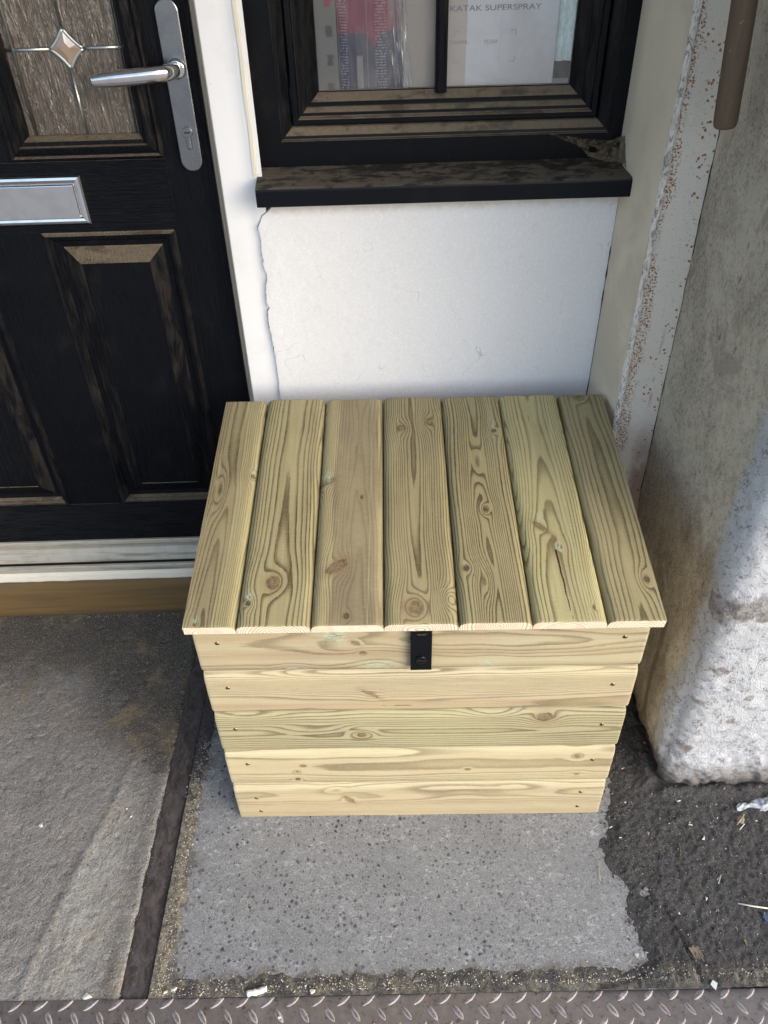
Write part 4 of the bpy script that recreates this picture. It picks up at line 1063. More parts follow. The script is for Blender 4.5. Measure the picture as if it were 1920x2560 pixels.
def pier_batter(XX, YY, ZZ, t):
    near = ss(YY, 1.233, 0.9)                      # 0 at the post, 1 at the corner
    XX = XX + (1 - near) * 0.016 * (1.15 - ZZ) + near * 0.012 * (0.35 - ZZ) * 0.4
    n1 = fbm(XX * 7 + 5, YY * 7, ZZ * 5, seed=91); n2 = fbm(XX * 26, YY * 26, ZZ * 20, seed=92); n3 = fbm(XX * 80, YY * 80, ZZ * 80, seed=93, oc=3)
    amp = 0.35 + 0.65 * near
    low = 1 + 2.6 * ss(ZZ, 0.13, 0.0)
    d = 0.006 * n1 * amp + 0.0034 * n2 * amp * low + 0.0028 * n3 * amp * low
    # foot swells on the side then tucks in at the ground
    XX = XX - 0.010 * np.exp(-((ZZ - 0.16) / 0.12) ** 2) * (YY > 0.89) * near + 0.016 * ss(ZZ, 0.07, 0.0) * (YY > 0.89)
    side = (YY > 0.885)
    return XX - d * np.where(side, 1, 0.2), YY - d * np.where(side, 0.1, 1.0)
def a_white(X, Y, Z, t):
    w = ss(Y, 0.945, 0.895)  # white wraps the corner: whitewash plus brighter light put into the colour
    return np.clip(w + 0.25 * fbm(X * 20, Y * 20, Z * 12, seed=94) , -0.2, 1.4)
def a_patch(X, Y, Z, t):
    b = 1.1 * np.exp(-((Z - 0.515 - 0.25 * (X - 0.6) + 0.02 * fbm(X * 20, Z * 20, seed=96)) / 0.042) ** 2) * ss(0.76 - X, 0, 0.06) * ss(0.925 - Y, 0, 0.03) * 0.8
    b += 0.55 * np.exp(-((Z - 0.06) / 0.045) ** 2)
    for (x, z, r) in ((0.652, 0.295, 0.014), (0.636, 0.225, 0.012), (0.585, 0.36, 0.02), (0.575, 0.13, 0.02), (0.572, 0.27, 0.015)):
        b = b + 0.9 * np.exp(-(((X - x) / r) ** 2 + ((Z - z) / (r * 0.8)) ** 2)) * (Y < 0.9)
    b = b + 0.9 * np.exp(-((Y - 0.985 - 0.1 * (Z - 0.2)) / 0.012) ** 2) * ss(0.42 - Z, 0, 0.1) + 0.8 * np.exp(-((Y - 1.07) / 0.02) ** 2) * ss(0.25 - Z, 0, 0.1)
    return np.clip(b, 0, 1.2)
plan = [(0.5165, 1.2330), (0.5290, 1.10), (0.5375, 0.985), (0.5440, 0.925), (0.5500, 0.892), (0.5600, 0.872), (0.5780, 0.861), (0.62, 0.856), (0.80, 0.853), (1.4, 0.853)]
pr = wall_sweep('masonry_pier', plan, np.linspace(-0.01, 2.25, 560), PIER, amp=0.0, seed=90, batter=pier_batter, attrs=dict(white=a_white, patch=a_patch))
tag(pr, 'rough masonry pier with mildewed cream side and whitewashed front', 'pier')
# crack line between post and pier
tube('wall_crack', [(0.5160 + 0.016 * (1.15 - z) + 0.0018 * float(fbm(z * 25, seed=97)), 1.2318, z) for z in np.linspace(0.45, 1.18, 120)],
     [0.0004 + 0.0011 * max(0, float(fbm(z * 40, seed=98)) + 0.15) for z in np.linspace(0.45, 1.18, 120)], DARKMETAL, pr, 6)
tube('wall_crack', [(0.4296 + 0.0009 * float(fbm(z * 30, seed=99)), 1.3838, z) for z in np.linspace(0.3, 0.93, 120)],
     [0.0003 + 0.0013 * max(0, float(fbm(z * 50, seed=100)) + 0.2) for z in np.linspace(0.3, 0.93, 120)], DARKMETAL, rv, 6)

# hanging wooden handle
def pole():
    m = Mat('weathered_handle'); p = m.pos()
    n = m.noise(m.scale(p, (120, 120, 14)), 1.0, 4, 0.7, 0.5)
    c = m.mix(n, (0.065, 0.045, 0.03), (0.16, 0.115, 0.075))
    c = m.mix(m.sm(m.noise(p, 60, 4, 0.7), 0.62, 0.7, 0.0, 0.7), c, (0.34, 0.30, 0.25))
    m.set('color', c); m.set('rough', 0.7); m.set('normal', m.bump(n, 0.4, 0.001))
    b = Vector((0.4815, 1.135, 1.1835)); t = Vector((0.4690, 1.135, 1.3320)); d = (t - b).normalized()
    e = b + d * 0.9
    pts = [b, b + d * 0.0012, b + d * 0.0035, b + d * 0.008] + [b + d * s for s in np.linspace(0.02, 0.9, 12)]
    o = tube('tool_handle', pts, [0.0120, 0.0138, 0.0150, 0.0156] + [0.0158] * 12, m.m, None, 28)
    tag(o, 'round brown weathered wooden tool handle hanging by the steel post', 'tool handle')
    hook = tube('hook', [e, e + Vector((0.02, 0.03, 0.03)), e + Vector((0.045, 0.085, 0.0))], 0.004, RUST, None, 8)
    hook.name = 'wall_hook'; tag(hook, 'steel hook holding the wooden handle above the post', 'hook')
pole()

#@@DOOR
# ------------------------------------------------------------------ door
YD = 1.430
DX0, DX1, DZ0, DZ1 = -1.068, -0.2785, 0.222, 2.0
door = empty('front_door', ((DX0 + DX1) / 2, YD, DZ0))
tag(door, 'black woodgrain front door with leaded glass and raised panels', 'door')
P1 = (-0.6090, 0.3400, -0.3700, 0.9670); P2 = (-0.9765, 0.3400, -0.7375, 0.9670)
G1 = (-0.6240, 1.0940, -0.3600, 1.86); G2 = (-0.9865, 1.0940, -0.7225, 1.86)
zs_ = [DZ0, 0.34, 0.967, 1.094, 1.86, DZ1]
child(holed_plate('door_slab', sorted({DX0, DX1, P1[0], P1[2], P2[0], P2[2], G1[0], G1[2], G2[0], G2[2]}), zs_, [P1, P2, G1, G2], YD, YD + 0.044, DOOR_V), door)
# cross-grain rails lie a hair proud of the slab between the stiles
for (x0, z0, x1, z1) in ((-0.9865, 0.969, -0.3600, 1.092), (-0.9865, 0.2222, -0.3700, 0.338)):
    child(box('rail', (x0, YD - 0.0006, z0, x1, YD + 0.01, z1), DOOR_H, None, 0.0004), door)
prof_p = [(-0.0035, 0.0), (-0.001, -0.0030), (0.003, -0.0045), (0.0065, -0.0035), (0.0085, 0.0010), (0.012, 0.0022), (0.016, 0.0085), (0.0265, 0.0100), (0.029, 0.0085),
          (0.055, -0.0035), (0.0562, -0.0022)]
for i, p in enumerate((P1, P2)):
    o = frame_sweep('panel_moulding', prof_p, p, YD, DOOR_V); child(o, door)
    q = 0.0562
    child(box('panel_field', (p[0] + q - 0.002, YD - 0.0022, p[1] + q - 0.002, p[2] - q + 0.002, YD + 0.02, p[3] - q + 0.002), DOOR_V, None, 0.0003), door)
prof_g = [(-0.001, 0.0), (0.001, -0.0045), (0.0045, -0.0065), (0.0060, -0.0060), (0.0075, -0.0020), (0.0090, -0.0018), (0.0115, -0.0060), (0.0210, -0.0110), (0.0228, -0.0108), (0.0240, -0.0035), (0.0305, -0.0030), (0.0312, -0.001), (0.0360, 0.0060), (0.0375, 0.0090), (0.038, 0.014)]
def cames(x0, x1, z0, z1, par):
    xc = (x0 + x1) / 2 + 0.0055; zc = 1.2585; y = YD + 0.0105
    def came(pts, r=0.0024):
        tube('lead_came', pts, r, LEAD, par, 10, squash=0.5)
    bl = x0 + 0.014
    came([(bl, y, z0), (bl, y, z1)], 0.0026); came([(x1 - 0.004, y, z0), (x1 - 0.004, y, z1)], 0.0018)
    hw, hh = 0.0262, 0.0285
    came([(x0, y, zc), (xc - hw, y, zc)]); came([(xc + hw, y, zc), (x1, y, zc)])
    came([(xc, y, z0), (xc, y, zc - hh)]); came([(xc, y, zc + hh), (xc, y, z1)])
    C = [(xc - hw, zc), (xc, zc + hh), (xc + hw, zc), (xc, zc - hh)]
    out = []
    for k in range(4):
        a, b = np.array(C[k]), np.array(C[(k + 1) % 4]); mid = (a + b) / 2; mid = mid + (np.array([xc, zc]) - mid) * 0.22
        pts = [(1 - t) ** 2 * a + 2 * t * (1 - t) * mid + t * t * b for t in np.linspace(0, 1, 9)]
        came([(q[0], y - 0.0012, q[1]) for q in pts], 0.0026); out += pts[:-1]
    # bevelled star: facets rising to the middle
    V = [(q[0], y - 0.0005, q[1]) for q in out]; n = len(V)
    inn = [(xc + (q[0] - xc) * 0.35, y - 0.0055, zc + (q[1] - zc) * 0.35) for q in out]
    V += inn
    F = [(k, (k + 1) % n, n + (k + 1) % n, n + k) for k in range(n)] + [tuple(range(n, 2 * n))]
    link('bevelled_diamond', np_mesh('bevelled_diamond', V, F, False), BEVEL, par)
for p in (G1, G2):
    child(frame_sweep('glass_moulding', prof_g, p, YD, DOOR_V), door)
    q = 0.0375
    x0, x1, z0, z1 = p[0] + q, p[2] - q, p[1] + q, p[3] - q
    me = bpy.data.meshes.new('glass_pane'); me.from_pydata([(x0 - .002, YD + 0.013, z0 - .002), (x1 + .002, YD + 0.013, z0 - .002), (x1 + .002, YD + 0.013, z1), (x0 - .002, YD + 0.013, z1)], [], [(0, 1, 2, 3)]); me.update()
    gpn = child(link('glass_pane', me, OBSCURE), door)
    cames(x0, x1, z0, z1, gpn)

# letter plate
def letterplate():
    lx0, lx1, lz0, lz1 = -0.835, -0.5125, 0.9865, 1.0710
    lp = empty('letter_plate', (0, 0, 0)); child(lp, door); lp.matrix_parent_inverse = Matrix.Translation(-Vector(door.location))
    prof = [(0.0, 0.0), (0.0004, -0.006), (0.003, -0.0095), (0.007, -0.0105), (0.011, -0.0095), (0.0135, -0.0060), (0.0145, -0.0040), (0.0150, -0.0050), (0.0160, -0.0055)]
    fr = frame_sweep('surround', prof, (lx0, lz0, lx1, lz1), YD - 0.0006, CHROME, lp)
    fl = box('flap', (lx0 + 0.0165, YD - 0.0090, lz0 + 0.0105, lx1 - 0.0165, YD - 0.003, lz1 - 0.0165), CHROME, lp, 0.0012)
letterplate()

# handle
def lever_handle():
    hp = empty('lever_handle', (0, 0, 0)); child(hp, door); hp.matrix_parent_inverse = Matrix.Translation(-Vector(door.location))
    cx, hw_, zb, zt = -0.3125, 0.0184, 1.0715, 1.3245
    yb, yf = YD - 0.0005, YD - 0.0095
    def ring(r, y):
        out = []
        for k in range(25): a = -math.pi * k / 24; out.append((cx + math.cos(a) * r, y, zb + hw_ + math.sin(a) * r))
        for k in range(25): a = math.pi - math.pi * k / 24; out.append((cx + math.cos(a) * r, y, zt - hw_ + math.sin(a) * r))
        return out
    V = ring(hw_, yb) + ring(hw_, yf + 0.002) + ring(hw_ - 0.0006, yf + 0.0007) + ring(hw_ - 0.002, yf)
    n = 50; F = []
    for j in range(3):
        for k in range(n): F.append((j * n + k, j * n + (k + 1) % n, (j + 1) * n + (k + 1) % n, (j + 1) * n + k))
    F.append(tuple(range(3 * n, 4 * n)))
    link('backplate', np_mesh('backplate', V, F, False), SATIN, hp)
    hz = 1.2290; hx = cx + 0.0015
    tube('rose', [(hx, yf + 0.001, hz), (hx, yf - 0.004, hz), (hx, yf - 0.007, hz)], [0.0155, 0.0150, 0.0118], CHROME, hp, 28)
    # lever: out from the rose, sweeps left and tapers
    P = [(hx, yf - 0.004, hz), (hx - 0.0005, yf - 0.014, hz), (hx - 0.004, yf - 0.026, hz), (hx - 0.013, yf - 0.035, hz - 0.0005), (hx - 0.026, yf - 0.0395, hz - 0.001), (hx - 0.045, yf - 0.0405, hz - 0.0025),
         (hx - 0.070, yf - 0.041, hz - 0.004), (hx - 0.095, yf - 0.0405, hz - 0.0055), (hx - 0.115, yf - 0.0400, hz - 0.0070), (hx - 0.1275, yf - 0.0395, hz - 0.0078), (hx - 0.1285, yf - 0.0395, hz - 0.0079)]
    # resample smooth
    Pn = np.array(P); tt = np.arange(len(P)); t2 = np.linspace(0, len(P) - 1, 60)
    Q = np.stack([np.interp(t2, tt, Pn[:, k]) for k in range(3)], -1)
    for _ in range(3): Q[1:-1] = (Q[:-2] + 2 * Q[1:-1] + Q[2:]) / 4
    rr = np.interp(t2, [0, 2, 3.5, 5, 7, 8.5, 9.3, 10], [0.0115, 0.0118, 0.0125, 0.0128, 0.0118, 0.0092, 0.0072, 0.0058])
    tube('lever', [tuple(q) for q in Q], [float(r) for r in rr], CHROME, hp, 28, squash=0.72)
    # cylinder
    zc = 1.1345
    cy = tube('lock_cylinder', [(cx + .001, yf + .001, zc), (cx + .001, yf - 0.0028, zc), (cx + .001, yf - 0.0034, zc)], [0.0088, 0.0088, 0.0080], SATIN, hp, 28)
    bm = bmesh.new(); box_bm(bm, cx - 0.0032, yf - 0.0030, zc - 0.027, cx + 0.0052, yf + 0.001, zc - 0.006, 0.0025); bm_obj('euro_tail', bm, SATIN, cy)
    box('keyway', (cx - 0.004, yf - 0.0037, zc - 0.0012, cx + 0.0058, yf - 0.003, zc + 0.0012), DARKMETAL, cy, 0)
lever_handle()

# threshold and timber sill under the door
th = empty('door_threshold', (-0.65, 1.40, 0.12)); tag(th, 'dirty aluminium door threshold with parallel ridges', 'threshold')
def strip_sweep(name, prof, x0, x1, mat, parent, nseg=80, seed=0, amp=0.0):
    V = []; F = []; n = len(prof)
    for i, x in enumerate(np.linspace(x0, x1, nseg)):
        j = amp * float(fbm(x * 30, seed=seed))
        V += [(x, y, z + j) for y, z in prof]
    for i in range(nseg - 1):
        for k in range(n - 1): F.append((i * n + k, i * n + k + 1, (i + 1) * n + k + 1, (i + 1) * n + k))
    o = link(name, np_mesh(name, V, F, False), mat)
    return child(o, parent) if parent else o
strip_sweep('weather_bar', [(1.4290, 0.228), (1.4245, 0.2275), (1.4235, 0.2245), (1.4240, 0.2160), (1.4290, 0.2150)], -1.068, -0.279, ALU, th)
strip_sweep('ramp', [(1.4400, 0.2150), (1.4220, 0.2060), (1.4110, 0.1920), (1.4030, 0.1840), (1.4030, 0.1790)], -1.10, -0.265, ALU, th)
strip_sweep('groove', [(1.4090, 0.1860), (1.4090, 0.1700), (1.4010, 0.1690)], -1.10, -0.265, DARKMETAL, th)
strip_sweep('nosing', [(1.4030, 0.1700), (1.4010, 0.1725), (1.3960, 0.1715), (1.3945, 0.1690), (1.3945, 0.1545), (1.3990, 0.1525)], -1.10, -0.265, ALU, th)
strip_sweep('mastic', [(1.4030, 0.1560), (1.4010, 0.1480), (1.3975, 0.1400), (1.3965, 0.1250), (1.4000, 0.1190)], -1.10, -0.265, UPVC_DIRTY, th, 200, 5, 0.0016)
ts = strip_sweep('timber_sill', [(1.4300, 0.1260), (1.4020, 0.1150), (1.3985, 0.0980), (1.3970, 0.0850), (1.3965, 0.0780), (1.3960, 0.004), (1.3965, -0.01)], -1.3, -0.19, SILLWOOD, None)
tag(ts, 'stained brown timber sill under the aluminium door threshold', 'sill')

#@@BOX
# ------------------------------------------------------------------ pine storage box
BOXA = R(-1.15)
BX0, BX1 = -0.3222, 0.3945
BYF = 0.8137
BCX = (BX0 + BX1) / 2
ca_, sa_ = math.cos(BOXA), math.sin(BOXA)
chest = empty('storage_box', (BCX * ca_ - BYF * sa_, BCX * sa_ + BYF * ca_, 0.0018), BOXA)
tag(chest, 'new pine storage box with sloping boarded lid and black hasp', 'storage box')
# local frame: x right (0 = middle), y = depth behind the front face, z up

def board_fields(u, v, h, cfg):
    """ring phase and knot fields for points of a board (u along the grain, v across, h up from its underside)"""
    sd_ = cfg['seed']
    kn = cfg.get('knots', [])
    vw = v.copy(); add = 0.0 * v
    kd = np.full_like(v, 9.0); kdark = 0.0 * v; teal = 0.0 * v
    for k in kn:
        ku, kv, s = k['u'], k['v'], k['s']; el = k.get('el', 1.15); an = k.get('an', 0.0); st = k.get('st', 3.2); pw = k.get('pull', 0.85)
        du, dv = u - ku, v - kv
        g = np.exp(-((du / (s * st * 1.5)) ** 2 + (dv / (s * st)) ** 2))
        vw = vw - (vw - kv) * pw * g
        add = add + k.get('amp', 1.4) * np.exp(-((du / (s * 2.1 * k.get('len', 1.2))) ** 2 + (dv / (s * 1.9)) ** 2))
        if k.get('heart', True):
            c_, s_ = math.cos(an), math.sin(an)
            a = (du * c_ + dv * s_) / (s * el); b = (-du * s_ + dv * c_) / s
            rho = np.sqrt(a * a + b * b)
            kdark = np.where(rho < kd, k.get('dark', 0.3), kdark)
            kd = np.minimum(kd, rho)
        if k.get('teal', 0):
            teal = np.maximum(teal, k['teal'] * np.exp(-(((du - k.get('tu', 0.012)) / (s * 2.4)) ** 2 + (dv / (s * 1.3)) ** 2)))
    pv = cfg['pv'] + cfg.get('pva', 0.008) * vnoise(u * 3.1, seed=sd_) + 0.003 * vnoise(u * 11, seed=sd_ + 2)
    pd = cfg['pd'] + cfg.get('pda', 0.012) * vnoise(u * 2.3, 5, seed=sd_ + 1) + cfg.get('pds', 0.0) * u
    vv = vw - pv
    r = np.sqrt(vv * vv + (h - pd) ** 2)
    r = r + 0.0010 * fbm(u * 9, v * 40, seed=sd_ + 3, oc=2)
    sp = cfg.get('sp', 0.0045)
    ph = r / sp * (1 + 0.12 * vnoise(r * 60, seed=sd_ + 5)) + add + 20
    return ph, kd, kdark, teal

def build_boards(boards):
    """each board: dict(L, W, T, prof 'both'/'left'/'right', place=fn(u,v,h)->(x,y,z), cfg). Returns merged arrays"""
    Vs = []; Fs = []; A = {k: [] for k in ('phase', 'knotd', 'tone', 'endg', 'con', 'crack', 'teal', 'kdark', 'val', 'green')}; BU = []; off = 0
    for b in boards:
        L, W, T, cfg = b['L'], b['W'], b['T'], b['cfg']
        sh, dr = b.get('shoulder', 0.016), b.get('drop', 0.0095)
        nv = int(W / 0.0019) + 2; nu = int(L / 0.0024) + 2
        v = np.linspace(-W / 2, W / 2, nv)
        dl, drr = (v + W / 2), (W / 2 - v)
        def shd(d): 
            t = np.clip(1 - d / sh, 0, 1); return dr * (1 - np.sqrt(np.clip(1 - t ** 2.2, 0, 1)))
        H = np.full(nv, T)
        if 'l' in b.get('sides', 'lr'): H = H - shd(dl)
        if 'r' in b.get('sides', 'lr'): H = H - shd(drr)
        u = np.linspace(0, L, nu)
        edge = b.get('bev', 0.0008)
        Uu, Vv = np.meshgrid(u, v, indexing='ij'); Hh = np.repeat(H[None, :], nu, 0)
        Hh = Hh - edge * np.clip(1 - np.minimum(Uu, L - Uu) / 0.002, 0, 1) + 0.00025 * fbm(Uu * 6, Vv * 60, seed=cfg['seed'] + 9)
        pieces = [(Uu, Vv, Hh, 0.0, False)]
        # long sides
        for s_, fl in ((0, True), (-1, False)):
            hs = np.linspace(0, 1, 5)
            U2, K2 = np.meshgrid(u, hs, indexing='ij'); pieces.append((U2, np.full_like(U2, v[s_]), K2 * Hh[:, s_][:, None], 0.0, not fl))
        # ends
        for s_, fl in ((0, False), (-1, True)):
            hs = np.linspace(0, 1, 9)
            V3, K3 = np.meshgrid(v, hs, indexing='ij'); pieces.append((np.full_like(V3, u[s_]), V3, K3 * Hh[s_, :][:, None], 1.0, not fl))
        # underside
        U4, V4 = np.meshgrid(np.linspace(0, L, 4), np.linspace(-W / 2, W / 2, 4), indexing='ij'); pieces.append((U4, V4, np.zeros_like(U4), 0.0, True))
        for (pu, pv_, ph_, eg, fl) in pieces:
            ph, kd, kdk, tl = board_fields(pu, pv_, ph_, cfg)
            if eg: kd = np.full_like(kd, 9.0)
            tone = cfg['tone'](pu / L, pv_ / W + 0.5) + 0 * pu
            ck = np.full_like(pu, 1.0)
            for (u0, u1, v0, v1, wd) in cfg.get('cracks', []):
                t = np.clip((pu - u0) / (u1 - u0), 0, 1); vc = v0 + (v1 - v0) * t + 0.0012 * vnoise(pu * 55, seed=cfg['seed'] + 12)
                taper = np.sin(np.clip((pu - u0) / (u1 - u0), 0, 1) * math.pi * 0.5 + 0.25)
                dd = np.abs(pv_ - vc) / (wd * np.maximum(taper, 0.2)) + np.maximum(0, np.maximum(u0 - pu, pu - u1)) * 2
                ck = np.minimum(ck, dd)
            P = b['place'](pu, pv_, ph_)
            Vs.append(np.stack(P, -1).reshape(-1, 3)); n0, n1 = pu.shape
            Fs.append(grid_faces(n0, n1, off, fl)); off += pu.size
            con = cfg.get('con', 1.0); con = con(pu / L, pv_ / W + 0.5) if callable(con) else con
            for k, a in (('phase', ph), ('knotd', kd), ('tone', tone), ('endg', eg + 0 * pu), ('con', con + 0 * pu), ('crack', ck), ('teal', tl), ('kdark', kdk), ('val', cfg.get('val', 1.0) + 0 * pu), ('green', cfg.get('green', 0.0) + 0 * pu)):
                A[k].append(np.asarray(a, float).ravel())
            BU.append(np.stack([pu + cfg['seed'] * 1.7, pv_ + cfg['seed'] * 0.31, ph_], -1).reshape(-1, 3))
    at_ = {k: np.concatenate(a) for k, a in A.items()}; at_['buv'] = np.concatenate(BU)
    return np.concatenate(Vs), np.concatenate(Fs), at_

def step(a, w=0.03):
    return lambda x: ss(x, a - w, a + w)

# lid ---------------------------------------------------------------
LID_X0, LID_X1 = -0.3292 - BCX, 0.4090 - BCX
LF = 0.8017 - BYF
SL = R(10.0); LZ = 0.5583; LLEN = 0.522
LW = LID_X1 - LID_X0
fr_ = [0.0, 0.1102, 0.2660, 0.4186, 0.5740, 0.7266, 0.8810, 1.0]
def lid_place(xc):
    def f(u, v, h):     # u from the front edge back up the slope
        return (xc + v, LF + u * math.cos(SL) - h * math.sin(SL), LZ + u * math.sin(SL) + h * math.cos(SL))
    return f
def K(xw, u, s, i, **k):
    """knot given by its measured x (camera-square frame) and distance up the lid"""
    xc = LID_X0 + LW * (fr_[i] + fr_[i + 1]) / 2
    return dict(u=max(u, 0), v=(xw - BCX) - xc, s=s, **k)
cfgs = [
    dict(seed=1, pv=-0.010, pd=-0.004, pda=0.010, pva=0.004, sp=0.0030, tone=lambda u, v: 0.75 - 0.80 * ss(v - 0.10 * np.sin(u * 3.0), 0.50, 0.56), con=lambda u, v: 0.95 - 0.25 * ss(v, 0.5, 0.6),
         knots=[K(-0.3073, 0.284, 0.0055, 0, heart=False, amp=3.2, len=4.5, st=2.2, pull=0.5), K(-0.254, 0.318, 0.0040, 0, dark=0.35, st=4.2, teal=0.35), K(-0.3099, 0.006, 0.0030, 0, dark=0.5, st=4, teal=1.1, tu=0.006)]),
    dict(seed=2, pv=0.006, pd=-0.016, pda=0.006, pva=0.006, sp=0.0043, tone=lambda u, v: 0.18 + 0.55 * ss(v, 0.93, 0.99), con=1.0,
         knots=[K(-0.1965, 0.082, 0.0105, 1, dark=0.05, st=3.0, amp=2.4, el=1.25), K(-0.2323, 0.0426, 0.0037, 1, dark=0.85, st=3.2, teal=1.0, tu=0.014)],
         cracks=[(0.095, 0.155, -0.002, -0.001, 0.5)]),
    dict(seed=3, pv=0.012, pd=-0.040, pda=0.010, pva=0.012, sp=0.0019, tone=lambda u, v: 0.18 + 0.85 * ss(v - 0.03 * np.sin(u * 9), 0.22, 0.27) - 0.2 * ss(v, 0.75, 0.9), con=lambda u, v: 0.80 - 0.35 * ss(v, 0.25, 0.35),
         knots=[K(-0.1181, 0.300, 0.0055, 2, el=2.6, an=1.0, dark=0.1, st=3.5, teal=0.8), K(-0.0965, 0.112, 0.0088, 2, el=2.2, an=0.95, dark=0.12, st=2.8, amp=2.0), K(-0.0777, 0.0168, 0.0042, 2, dark=0.55, st=2.6), K(-0.0579, 0.262, 0.0022, 2, dark=0.6, st=4, el=2)],
         cracks=[(0.30, 0.40, 0.0065, 0.0055, 0.35)]),
    dict(seed=4, pv=0.000, pd=0.004, pda=0.010, pva=0.006, sp=0.0046, tone=lambda u, v: 0.10 + 0.15 * u, con=0.95,
         knots=[K(0.0145, 0.4352, 0.0075, 3, dark=0.1, st=2.6, amp=1.6), K(0.0676, 0.4514, 0.0075, 3, dark=0.1, st=2.8, amp=1.6), K(0.0284, 0.030, 0.0105, 3, dark=0.0, st=2.8, amp=4.0), K(0.085, 0.045, 0.0075, 3, heart=False, amp=3.0, st=3)]),
    dict(seed=5, pv=0.000, pd=0.008, pda=0.012, pva=0.005, sp=0.0036, tone=lambda u, v: 0.16 + 0 * u, con=1.15,
         knots=[K(0.1879, 0.4235, 0.0042, 4, dark=0.75, st=4.0, teal=0.5), K(0.1548, 0.2282, 0.0040, 4, dark=0.7, st=3.6, amp=2.8, len=1.6), K(0.1131, 0.1041, 0.0042, 4, dark=0.85, st=4.0, teal=0.3), K(0.1434, 0.077, 0.0060, 4, heart=False, amp=3.8, len=3.0, st=2.2, pull=0.3),
                K(0.150, 0.34, 0.006, 4, heart=False, amp=2.5, len=4.0, st=2, pull=0.2)]),
    dict(seed=6, pv=-0.005, pd=-0.030, pda=0.010, pva=0.006, sp=0.0030, tone=lambda u, v: 0.05 + 0.25 * ss(v, 0.35, 0.5) * ss(0.8 - v, 0, 0.1), con=0.85,
         knots=[K(0.2440, 0.186, 0.0048, 5, el=3.6, an=-0.75, dark=0.0, st=3.4, teal=0.5, tu=0.02, amp=1.0), K(0.2682, 0.145, 0.0026, 5, dark=0.6, el=1.5, st=5, teal=1.3, tu=0.0), K(0.3032, 0.0249, 0.0022, 5, dark=0.5, el=2.0, st=3)],
         cracks=[(0.0, 0.140, 0.0035, -0.0035, 1.35), (0.43, 0.48, -0.006, -0.008, 0.4)]),
    dict(seed=7, pv=0.006, pd=-0.006, pda=0.010, pva=0.012, pds=-0.02, sp=0.0050, tone=lambda u, v: 0.22 + 0.25 * u, con=0.9,
         knots=[K(0.3944, 0.0767, 0.0052, 6, dark=0.62, st=3.0, amp=2.0, len=2.0), K(0.3625, 0.518, 0.0075, 6, dark=0.2, st=2.6, amp=2.2)]),
]
bds = []
for c_, (v_, g_) in zip(cfgs, ((0.96, 0.2), (1.02, 0.3), (1.04, 0.0), (0.90, 0.0), (0.90, 0.2), (1.16, 0.7), (0.93, 0.3))): c_['val'] = v_; c_['green'] = g_
for i in range(7):
    xa, xb = LID_X0 + LW * fr_[i], LID_X0 + LW * fr_[i + 1]
    bds.append(dict(L=LLEN + (0.0012 if i % 2 else -0.0008), W=xb - xa - 0.0009, T=0.0192 + 0.0004 * math.sin(i * 2), cfg=cfgs[i], place=lid_place((xa + xb) / 2), sides=('r' if i == 0 else 'l' if i == 6 else 'lr'), shoulder=0.0155, drop=0.0115))
V, F, A = build_boards(bds)
lid = link('lid', np_mesh('lid', V, F, True, A), PINE_LID_SHADED, chest)
def ang_smooth(o, deg=40):
    me = o.data
    try: me.set_sharp_from_angle(angle=R(deg))
    except Exception: pass
ang_smooth(lid)
lid['label'] = 'sloping lid of seven pine boards, olive tone partly darkened for dimmer light'
# battens under the lid
bm = bmesh.new()
for x in (-0.26, 0.26):
    box_bm(bm, x - 0.022, 0.04, 0, x + 0.022, 0.46, 0.018)
for v_ in bm.verts:
    u_, h_ = v_.co.y, v_.co.z - 0.018
    v_.co.y = LF + u_ * math.cos(SL) - h_ * math.sin(SL); v_.co.z = LZ + u_ * math.sin(SL) + h_ * math.cos(SL) - 0.0005

